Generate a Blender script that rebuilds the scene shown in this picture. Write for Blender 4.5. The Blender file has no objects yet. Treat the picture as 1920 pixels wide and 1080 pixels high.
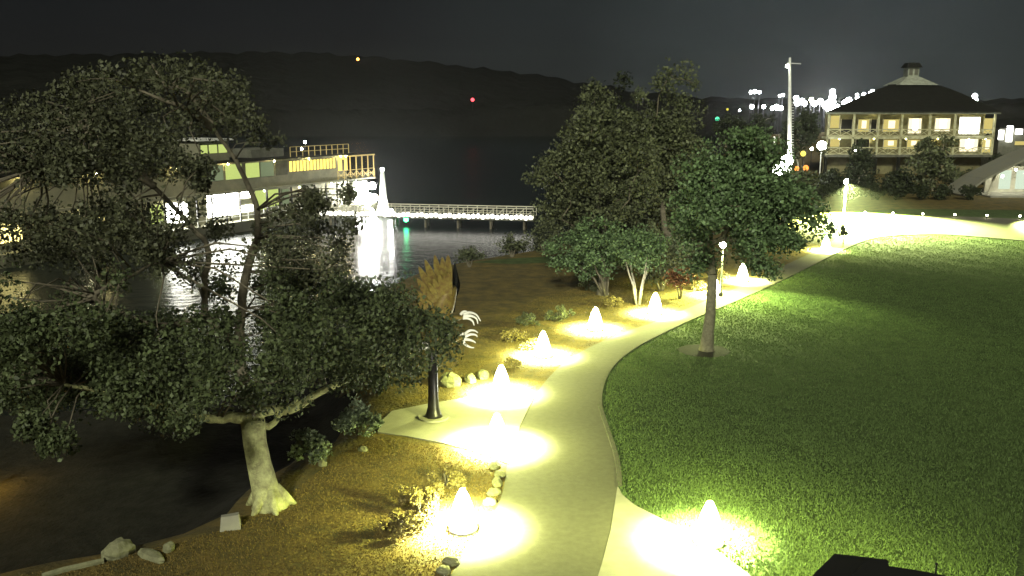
import bpy, math, random
import numpy as np
from mathutils import Vector, Matrix
from mathutils.geometry import tessellate_polygon

S = bpy.context.scene
COL = S.collection
R = math.radians
random.seed(7)
RNG = np.random.default_rng(11)

# ------------------------------------------------------------------ camera
F = 1663.0                      # focal length in pixels of the 1920 wide frame
PITCH = math.atan(340.0 / F)
CAMZ = 10.0
HAZE = 0.0002
cam = bpy.data.cameras.new('camera')
cam.sensor_width = 36.0
cam.lens = 36.0 * F / 1920.0
cam.clip_start = 0.1
cam.clip_end = 6000
cam_o = bpy.data.objects.new('camera', cam)
COL.objects.link(cam_o)
cam_o.location = (0, 0, CAMZ)
cam_o.rotation_euler = (math.pi / 2 - PITCH, 0, 0)
S.camera = cam_o
S.render.resolution_x, S.render.resolution_y = 1024, 576

# ------------------------------------------------------------------ night sky and its faint light
SUN_EL, SUN_AZ = R(33), R(188)          # weak added fill from behind the camera
W = bpy.data.worlds.new('World')
S.world = W
W.use_nodes = True
nt = W.node_tree
nt.nodes.clear()
n = nt.nodes.new
out = n('ShaderNodeOutputWorld'); bg = n('ShaderNodeBackground'); bg2 = n('ShaderNodeBackground'); addn = n('ShaderNodeAddShader')
sky = n('ShaderNodeTexSky'); sky.sky_type = 'NISHITA'; sky.sun_disc = False
sky.sun_elevation = SUN_EL; sky.sun_rotation = SUN_AZ
nt.links.new(sky.outputs[0], bg.inputs[0]); bg.inputs[1].default_value = 0.0006
tc = n('ShaderNodeTexCoord')
# skyglow of the town: brightest low over the lights, fading away from them
gdir = Vector((0.36, 1.0, 0.02)).normalized()
dot = n('ShaderNodeVectorMath'); dot.operation = 'DOT_PRODUCT'; dot.inputs[1].default_value = gdir
nt.links.new(tc.outputs['Generated'], dot.inputs[0])
ramp = n('ShaderNodeValToRGB')
cr = ramp.color_ramp
cr.interpolation = 'EASE'
cr.elements[0].position = 0.70; cr.elements[0].color = (0.0072, 0.0072, 0.0075, 1)
cr.elements[1].position = 0.999; cr.elements[1].color = (0.034, 0.041, 0.040, 1)
e = cr.elements.new(0.86); e.color = (0.0082, 0.0082, 0.0085, 1)
e = cr.elements.new(0.955); e.color = (0.0165, 0.019, 0.0185, 1)
nt.links.new(dot.outputs['Value'], ramp.inputs[0])
nz = n('ShaderNodeTexNoise'); nz.inputs['Scale'].default_value = 5.0; nz.inputs['Detail'].default_value = 5
nt.links.new(tc.outputs['Generated'], nz.inputs['Vector'])
mr = n('ShaderNodeMapRange'); mr.inputs['To Min'].default_value = 0.8; mr.inputs['To Max'].default_value = 1.2
nt.links.new(nz.outputs['Fac'], mr.inputs['Value'])
mul = n('ShaderNodeVectorMath'); mul.operation = 'SCALE'
nt.links.new(ramp.outputs[0], mul.inputs[0]); nt.links.new(mr.outputs[0], mul.inputs['Scale'])
nt.links.new(mul.outputs[0], bg2.inputs[0])
nt.links.new(bg.outputs[0], addn.inputs[0]); nt.links.new(bg2.outputs[0], addn.inputs[1])
nt.links.new(addn.outputs[0], out.inputs[0])

sun = bpy.data.lights.new('moon', 'SUN')  # stands in for the lit building behind the camera, not a moon
sun.energy = 2.9
sun.angle = R(6)
sun.color = (1.0, 1.0, 0.78)
sun_o = bpy.data.objects.new('moon', sun)
COL.objects.link(sun_o)
d = Vector((math.sin(SUN_AZ) * math.cos(SUN_EL), math.cos(SUN_AZ) * math.cos(SUN_EL), math.sin(SUN_EL)))
sun_o.rotation_euler = d.to_track_quat('Z', 'Y').to_euler()

S.view_settings.view_transform = 'Standard'
S.view_settings.look = 'None'
S.view_settings.gamma = 1
S.view_settings.exposure = 0
S.cycles.use_denoising = True
S.cycles.max_bounces = 5
S.cycles.sample_clamp_indirect = 2.0
S.cycles.sample_clamp_direct = 0
S.cycles.caustics_reflective = False
S.cycles.caustics_refractive = False

# ------------------------------------------------------------------ measuring: photo pixel -> point of the place
CP, SP = math.cos(PITCH), math.sin(PITCH)
def ray(px, py):
    x = (px - 960) / F; z = (540 - py) / F
    return Vector((x, CP + z * SP, -SP + z * CP))
def G(px, py, z=0.0):
    r = ray(px, py)
    t = (z - CAMZ) / r.z
    return Vector((r.x * t, r.y * t, z))
def P(px, py, Y):
    r = ray(px, py)
    t = Y / r.y
    return Vector((r.x * t, Y, CAMZ + r.z * t))
def proj(p):
    y = p.y * CP - (p.z - CAMZ) * SP; z = p.y * SP + (p.z - CAMZ) * CP
    return 960 + F * p.x / y, 540 - F * z / y
def mpp(Y):                      # metres one photo pixel spans at distance Y
    return Y / F * 1.01

# ------------------------------------------------------------------ materials
def mat(name, col, rough=0.8, metal=0.0, noise=None, bump=None, spec=0.3, island=0.0, col2=None, coord='Object'):
    m = bpy.data.materials.new(name); m.use_nodes = True
    t = m.node_tree; b = t.nodes['Principled BSDF']
    b.inputs['Roughness'].default_value = rough
    b.inputs['Metallic'].default_value = metal
    b.inputs['Specular IOR Level'].default_value = spec
    b.inputs['Base Color'].default_value = (*col, 1)
    tcn = t.nodes.new('ShaderNodeTexCoord')
    src = None
    if noise or col2:
        sc, lo, hi = noise or (3, 0, 1)
        nn = t.nodes.new('ShaderNodeTexNoise'); nn.inputs['Scale'].default_value = sc; nn.inputs['Detail'].default_value = 6
        nn.inputs['Roughness'].default_value = 0.65
        t.links.new(tcn.outputs[coord], nn.inputs['Vector'])
        rp = t.nodes.new('ShaderNodeValToRGB')
        rp.color_ramp.elements[0].position = 0.36; rp.color_ramp.elements[1].position = 0.64
        c2 = col2 or tuple(c * 0.6 for c in col)
        rp.color_ramp.elements[0].color = (*c2, 1); rp.color_ramp.elements[1].color = (*col, 1)
        t.links.new(nn.outputs['Fac'], rp.inputs[0]); src = rp.outputs[0]
    if island:
        gn = t.nodes.new('ShaderNodeNewGeometry')
        m2 = t.nodes.new('ShaderNodeMapRange')
        m2.inputs['To Min'].default_value = 1 - island; m2.inputs['To Max'].default_value = 1 + island
        t.links.new(gn.outputs['Random Per Island'], m2.inputs['Value'])
        vs = t.nodes.new('ShaderNodeVectorMath'); vs.operation = 'SCALE'
        if src: t.links.new(src, vs.inputs[0])
        else: vs.inputs[0].default_value = col
        t.links.new(m2.outputs[0], vs.inputs['Scale']); src = vs.outputs[0]
    if src: t.links.new(src, b.inputs['Base Color'])
    if bump:
        sc, st, dist = bump
        nb = t.nodes.new('ShaderNodeTexNoise'); nb.inputs['Scale'].default_value = sc; nb.inputs['Detail'].default_value = 4
        t.links.new(tcn.outputs[coord], nb.inputs['Vector'])
        bp = t.nodes.new('ShaderNodeBump'); bp.inputs['Strength'].default_value = st; bp.inputs['Distance'].default_value = dist
        t.links.new(nb.outputs['Fac'], bp.inputs['Height']); t.links.new(bp.outputs[0], b.inputs['Normal'])
    return m

def emit(name, col, strength, sample=True):
    m = bpy.data.materials.new(name); m.use_nodes = True
    t = m.node_tree; t.nodes.clear()
    o = t.nodes.new('ShaderNodeOutputMaterial'); e = t.nodes.new('ShaderNodeEmission')
    e.inputs[0].default_value = (*col, 1); e.inputs[1].default_value = strength
    t.links.new(e.outputs[0], o.inputs[0])
    if not sample: m.cycles.emission_sampling = 'NONE'
    return m

M = {}
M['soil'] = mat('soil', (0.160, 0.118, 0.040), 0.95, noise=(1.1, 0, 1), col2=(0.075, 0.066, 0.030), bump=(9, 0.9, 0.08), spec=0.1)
M['lawn'] = mat('lawn', (0.080, 0.115, 0.040), 0.9, noise=(1.4, 0, 1), col2=(0.046, 0.070, 0.025), bump=(14, 1.0, 0.06), spec=0.1)
M['grass'] = mat('grass', (0.078, 0.120, 0.038), 0.8, island=0.45, spec=0.2)
M['path'] = mat('path', (0.115, 0.112, 0.082), 0.9, noise=(5.1, 0, 1), col2=(0.095, 0.092, 0.068), bump=(40, 0.3, 0.01), spec=0.2)
M['concrete'] = mat('concrete', (0.30, 0.29, 0.24), 0.9, noise=(2.0, 0, 1), col2=(0.25, 0.24, 0.20), bump=(30, 0.2, 0.01), spec=0.2)
M['rock'] = mat('rock', (0.24, 0.24, 0.14), 0.9, noise=(5, 0, 1), bump=(8, 0.6, 0.05))
M['bark'] = mat('bark', (0.56, 0.58, 0.27), 0.95, noise=(4, 0, 1), col2=(0.26, 0.25, 0.13), bump=(14, 1.0, 0.05), spec=0.1)  # bright yellow-green puts lamp light into the big trunk's colour
M['barkdark'] = mat('barkdark', (0.17, 0.15, 0.11), 0.95, noise=(5, 0, 1), bump=(10, 0.8, 0.05), spec=0.1)
M['barkmid'] = mat('barkmid', (0.20, 0.19, 0.12), 0.95, noise=(7, 0, 1), bump=(12, 1, 0.04), spec=0.1)
M['barkpale'] = mat('barkpale', (0.42, 0.39, 0.30), 0.9, noise=(5, 0, 1), bump=(10, 0.5, 0.03), spec=0.1)
M['leaf'] = mat('leaf', (0.062, 0.080, 0.034), 0.6, island=0.6, spec=0.3)
M['leafolive'] = mat('leafolive', (0.082, 0.094, 0.046), 0.6, island=0.6, spec=0.3)
M['leafgreen'] = mat('leafgreen', (0.100, 0.158, 0.066), 0.55, island=0.6, spec=0.35)
M['leafup'] = mat('leafup', (0.064, 0.070, 0.038), 0.6, island=0.6, spec=0.3)
M['leafdark'] = mat('leafdark', (0.030, 0.038, 0.018), 0.7, island=0.6, spec=0.2)
M['leafgrey'] = mat('leafgrey', (0.17, 0.21, 0.13), 0.6, island=0.5, spec=0.3)
M['leafgold'] = mat('leafgold', (0.15, 0.12, 0.045), 0.7, island=0.5, spec=0.2)
M['leafred'] = mat('leafred', (0.16, 0.07, 0.035), 0.7, island=0.5, spec=0.2)
M['hill'] = mat('hill', (0.013, 0.0135, 0.0115), 1.0, noise=(0.02, 0, 1), bump=(0.08, 1.0, 3), spec=0.0)
M['white'] = mat('white_paint', (0.72, 0.72, 0.68), 0.5, noise=(2, 0, 1), col2=(0.62, 0.62, 0.58))
M['cream'] = mat('cream_siding', (0.50, 0.48, 0.38), 0.7, noise=(1.5, 0, 1), col2=(0.40, 0.38, 0.30))
M['dullwall'] = mat('dull_wall', (0.13, 0.13, 0.10), 0.8, noise=(1.5, 0, 1))
M['roofdark'] = mat('dark_shingle', (0.014, 0.014, 0.011), 0.9, noise=(1.5, 0, 1), bump=(6, 0.5, 0.05), spec=0.1)
M['roofpale'] = mat('pale_roof', (0.33, 0.35, 0.28), 0.8, noise=(1.5, 0, 1))
M['dark'] = mat('dark_metal', (0.035, 0.033, 0.035), 0.35, metal=0.6, noise=(4, 0, 1))
M['black'] = mat('black_metal', (0.012, 0.012, 0.012), 0.9, spec=0.05)
M['steel'] = mat('steel', (0.45, 0.45, 0.42), 0.35, metal=0.8)
M['gold'] = mat('gold_metal', (0.20, 0.16, 0.035), 0.5, metal=0.2, noise=(9, 0, 1), col2=(0.11, 0.065, 0.02))
M['claw'] = mat('claw_white', (0.85, 0.84, 0.76), 0.35)
M['darkglass'] = mat('dark_glass', (0.02, 0.02, 0.02), 0.15, spec=0.6)
M['tent'] = mat('tent_cloth', (0.20, 0.19, 0.14), 0.8, noise=(1, 0, 1), col2=(0.18, 0.18, 0.15))
M['boatwall'] = mat('boat_wall', (0.24, 0.23, 0.16), 0.7, noise=(.8, 0, 1), col2=(0.16, 0.16, 0.11))
M['bank'] = mat('bank', (0.026, 0.026, 0.020), 0.95, noise=(2, 0, 1), bump=(6, 0.8, 0.08), spec=0.05)  # near-black: shade under the big tree put into the soil colour

# water
w = bpy.data.materials.new('water'); w.use_nodes = True
t = w.node_tree; b = t.nodes['Principled BSDF']
b.inputs['Base Color'].default_value = (0.006, 0.010, 0.009, 1); b.inputs['Roughness'].default_value = 0.27
b.inputs['IOR'].default_value = 1.333
tcn = t.nodes.new('ShaderNodeTexCoord'); mp = t.nodes.new('ShaderNodeMapping'); mp.inputs['Scale'].default_value = (0.7, 1.0, 1)
nn = t.nodes.new('ShaderNodeTexNoise'); nn.inputs['Scale'].default_value = 1.3; nn.inputs['Detail'].default_value = 4
bp = t.nodes.new('ShaderNodeBump'); bp.inputs['Strength'].default_value = 0.3; bp.inputs['Distance'].default_value = 0.2
t.links.new(tcn.outputs['Object'], mp.inputs[0]); t.links.new(mp.outputs[0], nn.inputs['Vector'])
t.links.new(nn.outputs['Fac'], bp.inputs['Height']); t.links.new(bp.outputs[0], b.inputs['Normal'])
M['water'] = w

LAMP = (0.92, 1.0, 0.26)
M['bollard_light'] = emit('bollard_light', (1.0, 1.0, 0.8), 60)
M['street_light'] = emit('street_light', (0.95, 1.0, 0.75), 160)
M['string_light'] = emit('string_light', (1.0, 0.97, 0.85), 5)
M['flood'] = emit('flood', (0.98, 1.0, 0.85), 60)
M['bigflood'] = emit('bigflood', (1.0, 1.0, 0.9), 300)
M['win_gold'] = emit('win_gold', (1.0, 0.80, 0.16), 1.8)
M['win_lime'] = emit('win_lime', (0.60, 0.72, 0.20), .95)
M['win_white'] = emit('win_white', (1.0, 1.0, 0.88), 30)
M['win_warm'] = emit('win_warm', (1.0, 0.86, 0.50), 1.6)
M['win_pale'] = emit('win_pale', (0.6, 0.75, 0.40), 0.3)
M['city'] = emit('city', (0.93, 0.96, 1.0), 60, False)
M['citywarm'] = emit('citywarm', (1.0, 0.9, 0.45), 90, False)
M['red'] = emit('red', (1.0, 0.08, 0.10), 4, False)
M['orange'] = emit('orange', (1.0, 0.35, 0.05), 14, False)
M['green'] = emit('green', (0.08, 0.75, 0.35), 2.0, False)
M['greenlamp'] = emit('greenlamp', (0.05, 1.0, 0.35), 25)
M['yellow'] = emit('yellow', (0.8, 0.7, 0.08), 1.3, False)
M['amberlamp'] = emit('amberlamp', (1.0, 0.55, 0.08), 350)

# ------------------------------------------------------------------ mesh helpers
class MB:
    def __init__(s): s.v = []; s.f = []
    def add(s, vs, fs):
        k = len(s.v); s.v += [tuple(v) for v in vs]; s.f += [tuple(i + k for i in f) for f in fs]; return s
    def hexa(s, p):            # 8 corners: bottom 0-3, top 4-7
        return s.add(p, [(3, 2, 1, 0), (4, 5, 6, 7), (0, 1, 5, 4), (1, 2, 6, 5), (2, 3, 7, 6), (3, 0, 4, 7)])
    def box(s, a, b, fr=None):
        p = [Vector((x, y, z)) for z in (a[2], b[2]) for x, y in ((a[0], a[1]), (b[0], a[1]), (b[0], b[1]), (a[0], b[1]))]
        if fr: p = [fr(q) for q in p]
        return s.hexa(p)
    def tube(s, pts, rads, seg=8, cap=True):
        pts = [Vector(p) for p in pts]
        if not hasattr(rads, '__len__'): rads = [rads] * len(pts)
        vs, fs = [], []
        t0 = (pts[1] - pts[0]).normalized()
        nrm = t0.orthogonal().normalized()
        for i, p in enumerate(pts):
            tg = (pts[min(i + 1, len(pts) - 1)] - pts[max(i - 1, 0)]).normalized()
            nrm = (nrm - tg * nrm.dot(tg)).normalized(); bn = tg.cross(nrm)
            for k in range(seg):
                a = 2 * math.pi * k / seg
                vs.append(p + (nrm * math.cos(a) + bn * math.sin(a)) * rads[i])
        for i in range(len(pts) - 1):
            for k in range(seg):
                a, b2 = i * seg + k, i * seg + (k + 1) % seg
                fs.append((a, b2, b2 + seg, a + seg))
        if cap:
            fs.append(tuple(reversed(range(seg)))); fs.append(tuple(range((len(pts) - 1) * seg, len(pts) * seg)))
        return s.add(vs, fs)
    def ball(s, c, r, seg=10, ring=6, jit=0.0, rnd=None):
        c = Vector(c); r = Vector(r) if hasattr(r, '__len__') else Vector((r, r, r))
        vs = [c + Vector((0, 0, r.z))]
        for i in range(1, ring):
            ph = math.pi * i / ring
            for k in range(seg):
                a = 2 * math.pi * k / seg
                q = 1 + (rnd.uniform(-jit, jit) if rnd else 0)
                vs.append(c + Vector((r.x * math.sin(ph) * math.cos(a) * q, r.y * math.sin(ph) * math.sin(a) * q, r.z * math.cos(ph) * q)))
        vs.append(c - Vector((0, 0, r.z)))
        fs = [(0, 1 + k, 1 + (k + 1) % seg) for k in range(seg)]
        for i in range(ring - 2):
            for k in range(seg):
                a, b2 = 1 + i * seg + k, 1 + i * seg + (k + 1) % seg
                fs.append((a, a + seg, b2 + seg, b2))
        l = len(vs) - 1; o = 1 + (ring - 2) * seg
        fs += [(l, o + (k + 1) % seg, o + k) for k in range(seg)]
        return s.add(vs, fs)
    def build(s, name, m, parent=None, smooth=False):
        me = bpy.data.meshes.new(name)
        o0 = Vector(parent['_o']) if parent is not None and '_o' in parent else Vector((0, 0, 0))
        me.from_pydata([tuple(Vector(v) - o0) for v in s.v], [], s.f)
        me.materials.append(m)
        if smooth: me.polygons.foreach_set('use_smooth', [True] * len(me.polygons))
        o = bpy.data.objects.new(name, me); COL.objects.link(o)
        if parent is not None:
            o.parent = parent; o['_o'] = tuple(o0)
        return o

def tag(o, label=None, cat=None, group=None, kind=None):
    if label: o['label'] = label
    if cat: o['category'] = cat
    if group: o['group'] = group
    if kind: o['kind'] = kind
    return o
def thing(name, loc, label, cat, group=None):
    o = bpy.data.objects.new(name, None); COL.objects.link(o)
    o.location = loc; o['_o'] = tuple(loc); o.empty_display_size = 0.3
    return tag(o, label, cat, group)
def copy_tree(o, loc=None, parent=None, label=None):
    c = o.copy(); COL.objects.link(c)
    if parent is not None: c.parent = parent
    if loc is not None: c.location = loc
    if label: c['label'] = label
    for ch in list(o.children): copy_tree(ch, None, c)
    return c

def poly_sheet(name, pts, z, m, kind='structure', thick=0.0):
    pts = [Vector((p[0], p[1], z)) for p in pts]
    tris = tessellate_polygon([pts])
    mb = MB()
    fs = []
    for a, b2, c in tris:
        nrm = (pts[b2] - pts[a]).cross(pts[c] - pts[a])
        fs.append((a, b2, c) if nrm.z > 0 else (a, c, b2))
    mb.add(pts, fs)
    if thick:
        k = len(pts)
        lo = [p - Vector((0, 0, thick)) for p in pts]
        mb.add(pts + lo, [(i, (i + 1) % k, k + (i + 1) % k, k + i) for i in range(k)])
    o = mb.build(name, m)
    return tag(o, kind=kind)

def smooth_line(pts, n=6):
    pts = [Vector(p) for p in pts]; q = []
    for i in range(len(pts) - 1):
        a, b2, c, d2 = pts[max(i - 1, 0)], pts[i], pts[i + 1], pts[min(i + 2, len(pts) - 1)]
        for k in range(n):
            t2 = k / n
            q.append(0.5 * ((2 * b2) + (c - a) * t2 + (2 * a - 5 * b2 + 4 * c - d2) * t2 ** 2 + (3 * b2 - a - 3 * c + d2) * t2 ** 3))
    q.append(pts[-1]); return q

# ------------------------------------------------------------------ terrain
WZ = -2.2
crest_px = [(-500, 1230), (0, 1085), (190, 1048), (330, 1015), (430, 980), (490, 925), (600, 850), (700, 790), (690, 650), (735, 560), (800, 512),
            (900, 488), (1010, 470), (1100, 448), (1200, 415), (1300, 385), (1380, 350), (1400, 300), (1390, 250)]
crest = [G(*p) for p in crest_px]
crest_s = smooth_line(crest, 4)
land = [(p.x, p.y) for p in crest_s] + [(900, 900), (900, -60), (-60, -60)]
LA = np.array(land)
def inside(x, y):
    c = np.zeros(x.shape, bool)
    k = len(LA)
    for i in range(k):
        x1, y1 = LA[i]; x2, y2 = LA[(i + 1) % k]
        if y1 == y2: continue
        hit = ((y1 > y) != (y2 > y)) & (x < (x2 - x1) * (y - y1) / (y2 - y1) + x1)
        c ^= hit
    return c
def dist(x, y):
    dmin = np.full(x.shape, 1e9)
    for i in range(len(crest_s) - 1):
        a = np.array(crest_s[i][:2]); b2 = np.array(crest_s[i + 1][:2]); ab = b2 - a
        L = ab @ ab
        if L == 0: continue
        tt = np.clip(((x - a[0]) * ab[0] + (y - a[1]) * ab[1]) / L, 0, 1)
        dmin = np.minimum(dmin, np.hypot(x - a[0] - tt * ab[0], y - a[1] - tt * ab[1]))
    return dmin
def gz(x, y):
    x = np.asarray(x, float); y = np.asarray(y, float)
    dd = dist(x, y)
    u = np.clip(dd / (4.5 + y * 0.02), 0, 1.4)
    near = np.clip((44 - y) / 10.0, 0, 1) * np.clip((-x - 2.0) / 2.0, 0, 1)
    v = np.clip(dd / 3.0, 0, 1); gentle = -1.5 * v * v * (3 - 2 * v) - np.clip(dd - 3, 0, 30) * 0.055
    steep = -2.9 * (u * u * (3 - 2 * np.minimum(u, 1)))
    return np.where(inside(x, y), 0.0, steep * (1 - near) + gentle * near)
def gz1(x, y): return float(gz(np.array([x]), np.array([y]))[0])

xs = np.concatenate([np.arange(-170, -40, 6.0), np.arange(-40, 40, 0.8), np.arange(40, 120, 4.0), np.linspace(120, 770, 30)])
ys = np.concatenate([np.arange(-55, 12, 6.0), np.arange(12, 80, 0.8), np.arange(80, 200, 4.0), np.linspace(200, 770, 26)])
X, Y = np.meshgrid(xs, ys)
Z = gz(X, Y)
Z += np.where(inside(X, Y), 0, 1) * 0
nx, ny = len(xs), len(ys)
vv = np.stack([X.ravel(), Y.ravel(), Z.ravel()], 1)
idx = np.arange(nx * ny).reshape(ny, nx)
ff = np.stack([idx[:-1, :-1].ravel(), idx[:-1, 1:].ravel(), idx[1:, 1:].ravel(), idx[1:, :-1].ravel()], 1)
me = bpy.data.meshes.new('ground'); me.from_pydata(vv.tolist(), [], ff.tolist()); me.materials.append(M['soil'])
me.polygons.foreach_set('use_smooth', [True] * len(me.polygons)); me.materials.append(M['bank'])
zq = Z[:-1, :-1].ravel() + Z[1:, 1:].ravel(); me.polygons.foreach_set('material_index', (zq < -0.6).astype(np.int32))  # faces below the crest get the shade-dark soil
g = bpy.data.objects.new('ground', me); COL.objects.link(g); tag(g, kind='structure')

mb = MB(); mb.add([(-790, -65, WZ), (790, -65, WZ), (790, 800, WZ), (-790, 800, WZ)], [(0, 1, 2, 3)])
tag(mb.build('water', M['water']), kind='structure')

# ------------------------------------------------------------------ paths and lawn
pairs = [((835, 1100), (1122, 1100)), ((862, 1052), (1135, 1040)), ((915, 985), (1148, 975)), ((942, 925), (1157, 915)), ((950, 878), (1152, 860)),
         ((962, 825), (1135, 805)), ((985, 775), (1122, 760)), ((1008, 735), (1128, 718)), ((1045, 692), (1150, 682)), ((1095, 657), (1187, 653)),
         ((1165, 626), (1238, 626)), ((1235, 601), (1300, 597)), ((1305, 572), (1372, 567)), ((1380, 541), (1450, 532)), ((1455, 505), (1518, 499)),
         ((1530, 470), (1580, 468)), ((1568, 447), (1625, 450)), ((1580, 426), (1665, 443)), ((1605, 411), (1700, 441)), ((1660, 405), (1760, 440)),
         ((1760, 405), (1840, 445)), ((1920, 411), (1930, 453)), ((2200, 428), (2200, 478))]
Ls = smooth_line([G(*a) for a, b2 in pairs], 6); Rs = smooth_line([G(*b2) for a, b2 in pairs], 6)
mb = MB()
k = len(Ls)
top = [p + Vector((0, 0, 0.012)) for p in Ls] + [p + Vector((0, 0, 0.012)) for p in Rs]
mb.add(top, [(i, k + i, k + i + 1, i + 1) for i in range(k - 1)])
tag(mb.build('path', M['path']), kind='structure')
# low concrete edge along the lawn side of the path
def kerb(name, line, w_, h_, m, side):
    mb = MB()
    o = []
    for i, p in enumerate(line):
        tg = (line[min(i + 1, len(line) - 1)] - line[max(i - 1, 0)]).normalized()
        nrm = Vector((tg.y, -tg.x, 0)) * side
        o.append((p, p + nrm * w_))
    vs = []
    for a, b2 in o: vs += [a, a + Vector((0, 0, h_)), b2 + Vector((0, 0, h_)), b2]
    fs = []
    for i in range(len(o) - 1):
        for j in range(3):
            fs.append((i * 4 + j, i * 4 + j + 1, i * 4 + j + 5, i * 4 + j + 4))
    mb.add(vs, fs)
    return tag(mb.build(name, m), kind='structure')
kerb('path_kerb', Rs[18:], 0.13, 0.05, M['path'], 1)

pad_px = [(708, 812), (716, 790), (735, 772), (800, 759), (880, 746), (950, 733), (1004, 740), (975, 800), (955, 872), (920, 858), (870, 842), (820, 830), (760, 819)]
poly_sheet('concrete_path', [G(*p) for p in pad_px], 0.035, M['concrete'], thick=0.04)
walk_px = [(1158, 912), (1168, 930), (1190, 948), (1225, 966), (1275, 992), (1335, 1028), (1400, 1075), (1440, 1110), (1112, 1110), (1128, 1060), (1145, 995)]
poly_sheet('side_path', [G(*p) for p in walk_px], 0.022, M['concrete'], thick=0.02)

lawn_pts = [p for p in Rs[18:]]
walk_edge = [G(*p) for p in [(1440, 1110), (1400, 1075), (1335, 1028), (1275, 992), (1225, 966), (1190, 948), (1168, 930), (1158, 912)]]
lawn_poly = [Vector((lawn_pts[-1].x, -5, 0)), Vector((walk_edge[0].x - 1, -5, 0))] + walk_edge + lawn_pts
poly_sheet('lawn', lawn_poly, 0.006, M['lawn'])
far_px = [(1545, 402), (1600, 396), (1700, 392), (2300, 398), (2300, 435), (2200, 428), (1920, 411), (1760, 405), (1660, 405), (1605, 411), (1580, 426), (1568, 447), (1545, 440)]
poly_sheet('lawn_beyond', [G(*p) for p in far_px], 0.006, M['lawn'])
bank_px = [(880, 492), (930, 487), (1010, 482), (1090, 478), (1140, 480), (1120, 492), (1060, 492), (960, 495)]
poly_sheet('lawn_strip', [G(*p) for p in bank_px], 0.006, M['lawn'])

# grass blades over the lawn (uncountable: one object)
def blades(name, n_, sampler, h, m, wid=0.02):
    pts = sampler(n_)
    n2 = len(pts)
    a = RNG.uniform(0, 2 * np.pi, n2)
    hh = h * RNG.uniform(0.5, 1.3, n2)
    dx, dy = np.cos(a) * wid, np.sin(a) * wid
    lean = RNG.normal(0, 0.4, (n2, 2)) * hh[:, None]
    v = np.zeros((n2, 3, 3))
    v[:, 0] = pts; v[:, 0, 0] -= dx; v[:, 0, 1] -= dy
    v[:, 1] = pts; v[:, 1, 0] += dx; v[:, 1, 1] += dy
    v[:, 2] = pts; v[:, 2, :2] += lean; v[:, 2, 2] += hh
    me = bpy.data.meshes.new(name)
    me.vertices.add(n2 * 3); me.vertices.foreach_set('co', v.reshape(-1))
    me.loops.add(n2 * 3); me.loops.foreach_set('vertex_index', np.arange(n2 * 3, dtype=np.int32))
    me.polygons.add(n2); me.polygons.foreach_set('loop_start', np.arange(0, n2 * 3, 3, dtype=np.int32))
    me.update(); me.materials.append(m)
    o = bpy.data.objects.new(name, me); COL.objects.link(o)
    return o
LP = np.array([(p.x, p.y) for p in lawn_poly])
M['cover'] = mat('cover', (0.155, 0.112, 0.036), 0.9, island=0.4, spec=0.1)
def in_poly(x, y, PL):
    c = np.zeros(x.shape, bool)
    for i in range(len(PL)):
        x1, y1 = PL[i]; x2, y2 = PL[(i + 1) % len(PL)]
        if y1 == y2: continue
        c ^= ((y1 > y) != (y2 > y)) & (x < (x2 - x1) * (y - y1) / (y2 - y1) + x1)
    return c
def lawn_sampler(n_):
    yy = 17 * (80 / 17.) ** RNG.uniform(0, 1, n_)
    ang = RNG.uniform(-0.02, 0.62, n_)
    xx = yy * ang * 1.0
    ok = in_poly(xx, yy, LP)
    ok &= np.hypot(xx - G(1320, 658).x, yy - G(1320, 658).y) > 1.05
    # tufted: keep where a cheap wave pattern is high
    wv = np.sin(xx * 19.1 + 2.3 * np.sin(yy * 7.3)) * np.sin(yy * 16.7 + 2.7 * np.sin(xx * 8.9)) * 1.2 + 0.35 * np.sin(xx * 2.1 + yy)
    ok &= (RNG.uniform(-1.3, 1, n_) < wv)
    xx, yy = xx[ok], yy[ok]
    return np.stack([xx, yy, np.full(xx.shape, 0.005)], 1)
tag(blades('grass', 800000, lawn_sampler, 0.06, M['grass'], 0.016), 'short mown green lawn grass beside the curved path', 'grass', kind='stuff')
BED = np.array([(p.x, p.y) for p in [G(*q) for q in [(-100, 1100), (190, 1055), (430, 990), (540, 930), (640, 850), (700, 822), (830, 838), (940, 875), (930, 950), (850, 1060), (830, 1100)]]])
BED2 = np.array([(p.x, p.y) for p in [G(*q) for q in [(740, 765), (830, 700), (900, 620), (1000, 560), (1160, 520), (1300, 520), (1400, 525), (1220, 600), (1080, 660), (1000, 735), (900, 742)]]])
def bed_sampler(n_):
    ok_all = []
    for PL, dens in ((BED, 0.55), (BED2, 0.45)):
        m_ = int(n_ * dens)
        lo, hi = PL.min(0), PL.max(0)
        xx = RNG.uniform(lo[0], hi[0], m_); yy = RNG.uniform(lo[1], hi[1], m_)
        ok = in_poly(xx, yy, PL)
        ok_all.append(np.stack([xx[ok], yy[ok], np.full(ok.sum(), 0.0)], 1))
    return np.concatenate(ok_all)
tag(blades('dry_ground_cover', 110000, bed_sampler, 0.035, M['cover'], 0.014), 'dry brown mulch and low ground cover left of the path', 'ground cover', kind='stuff')

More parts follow.
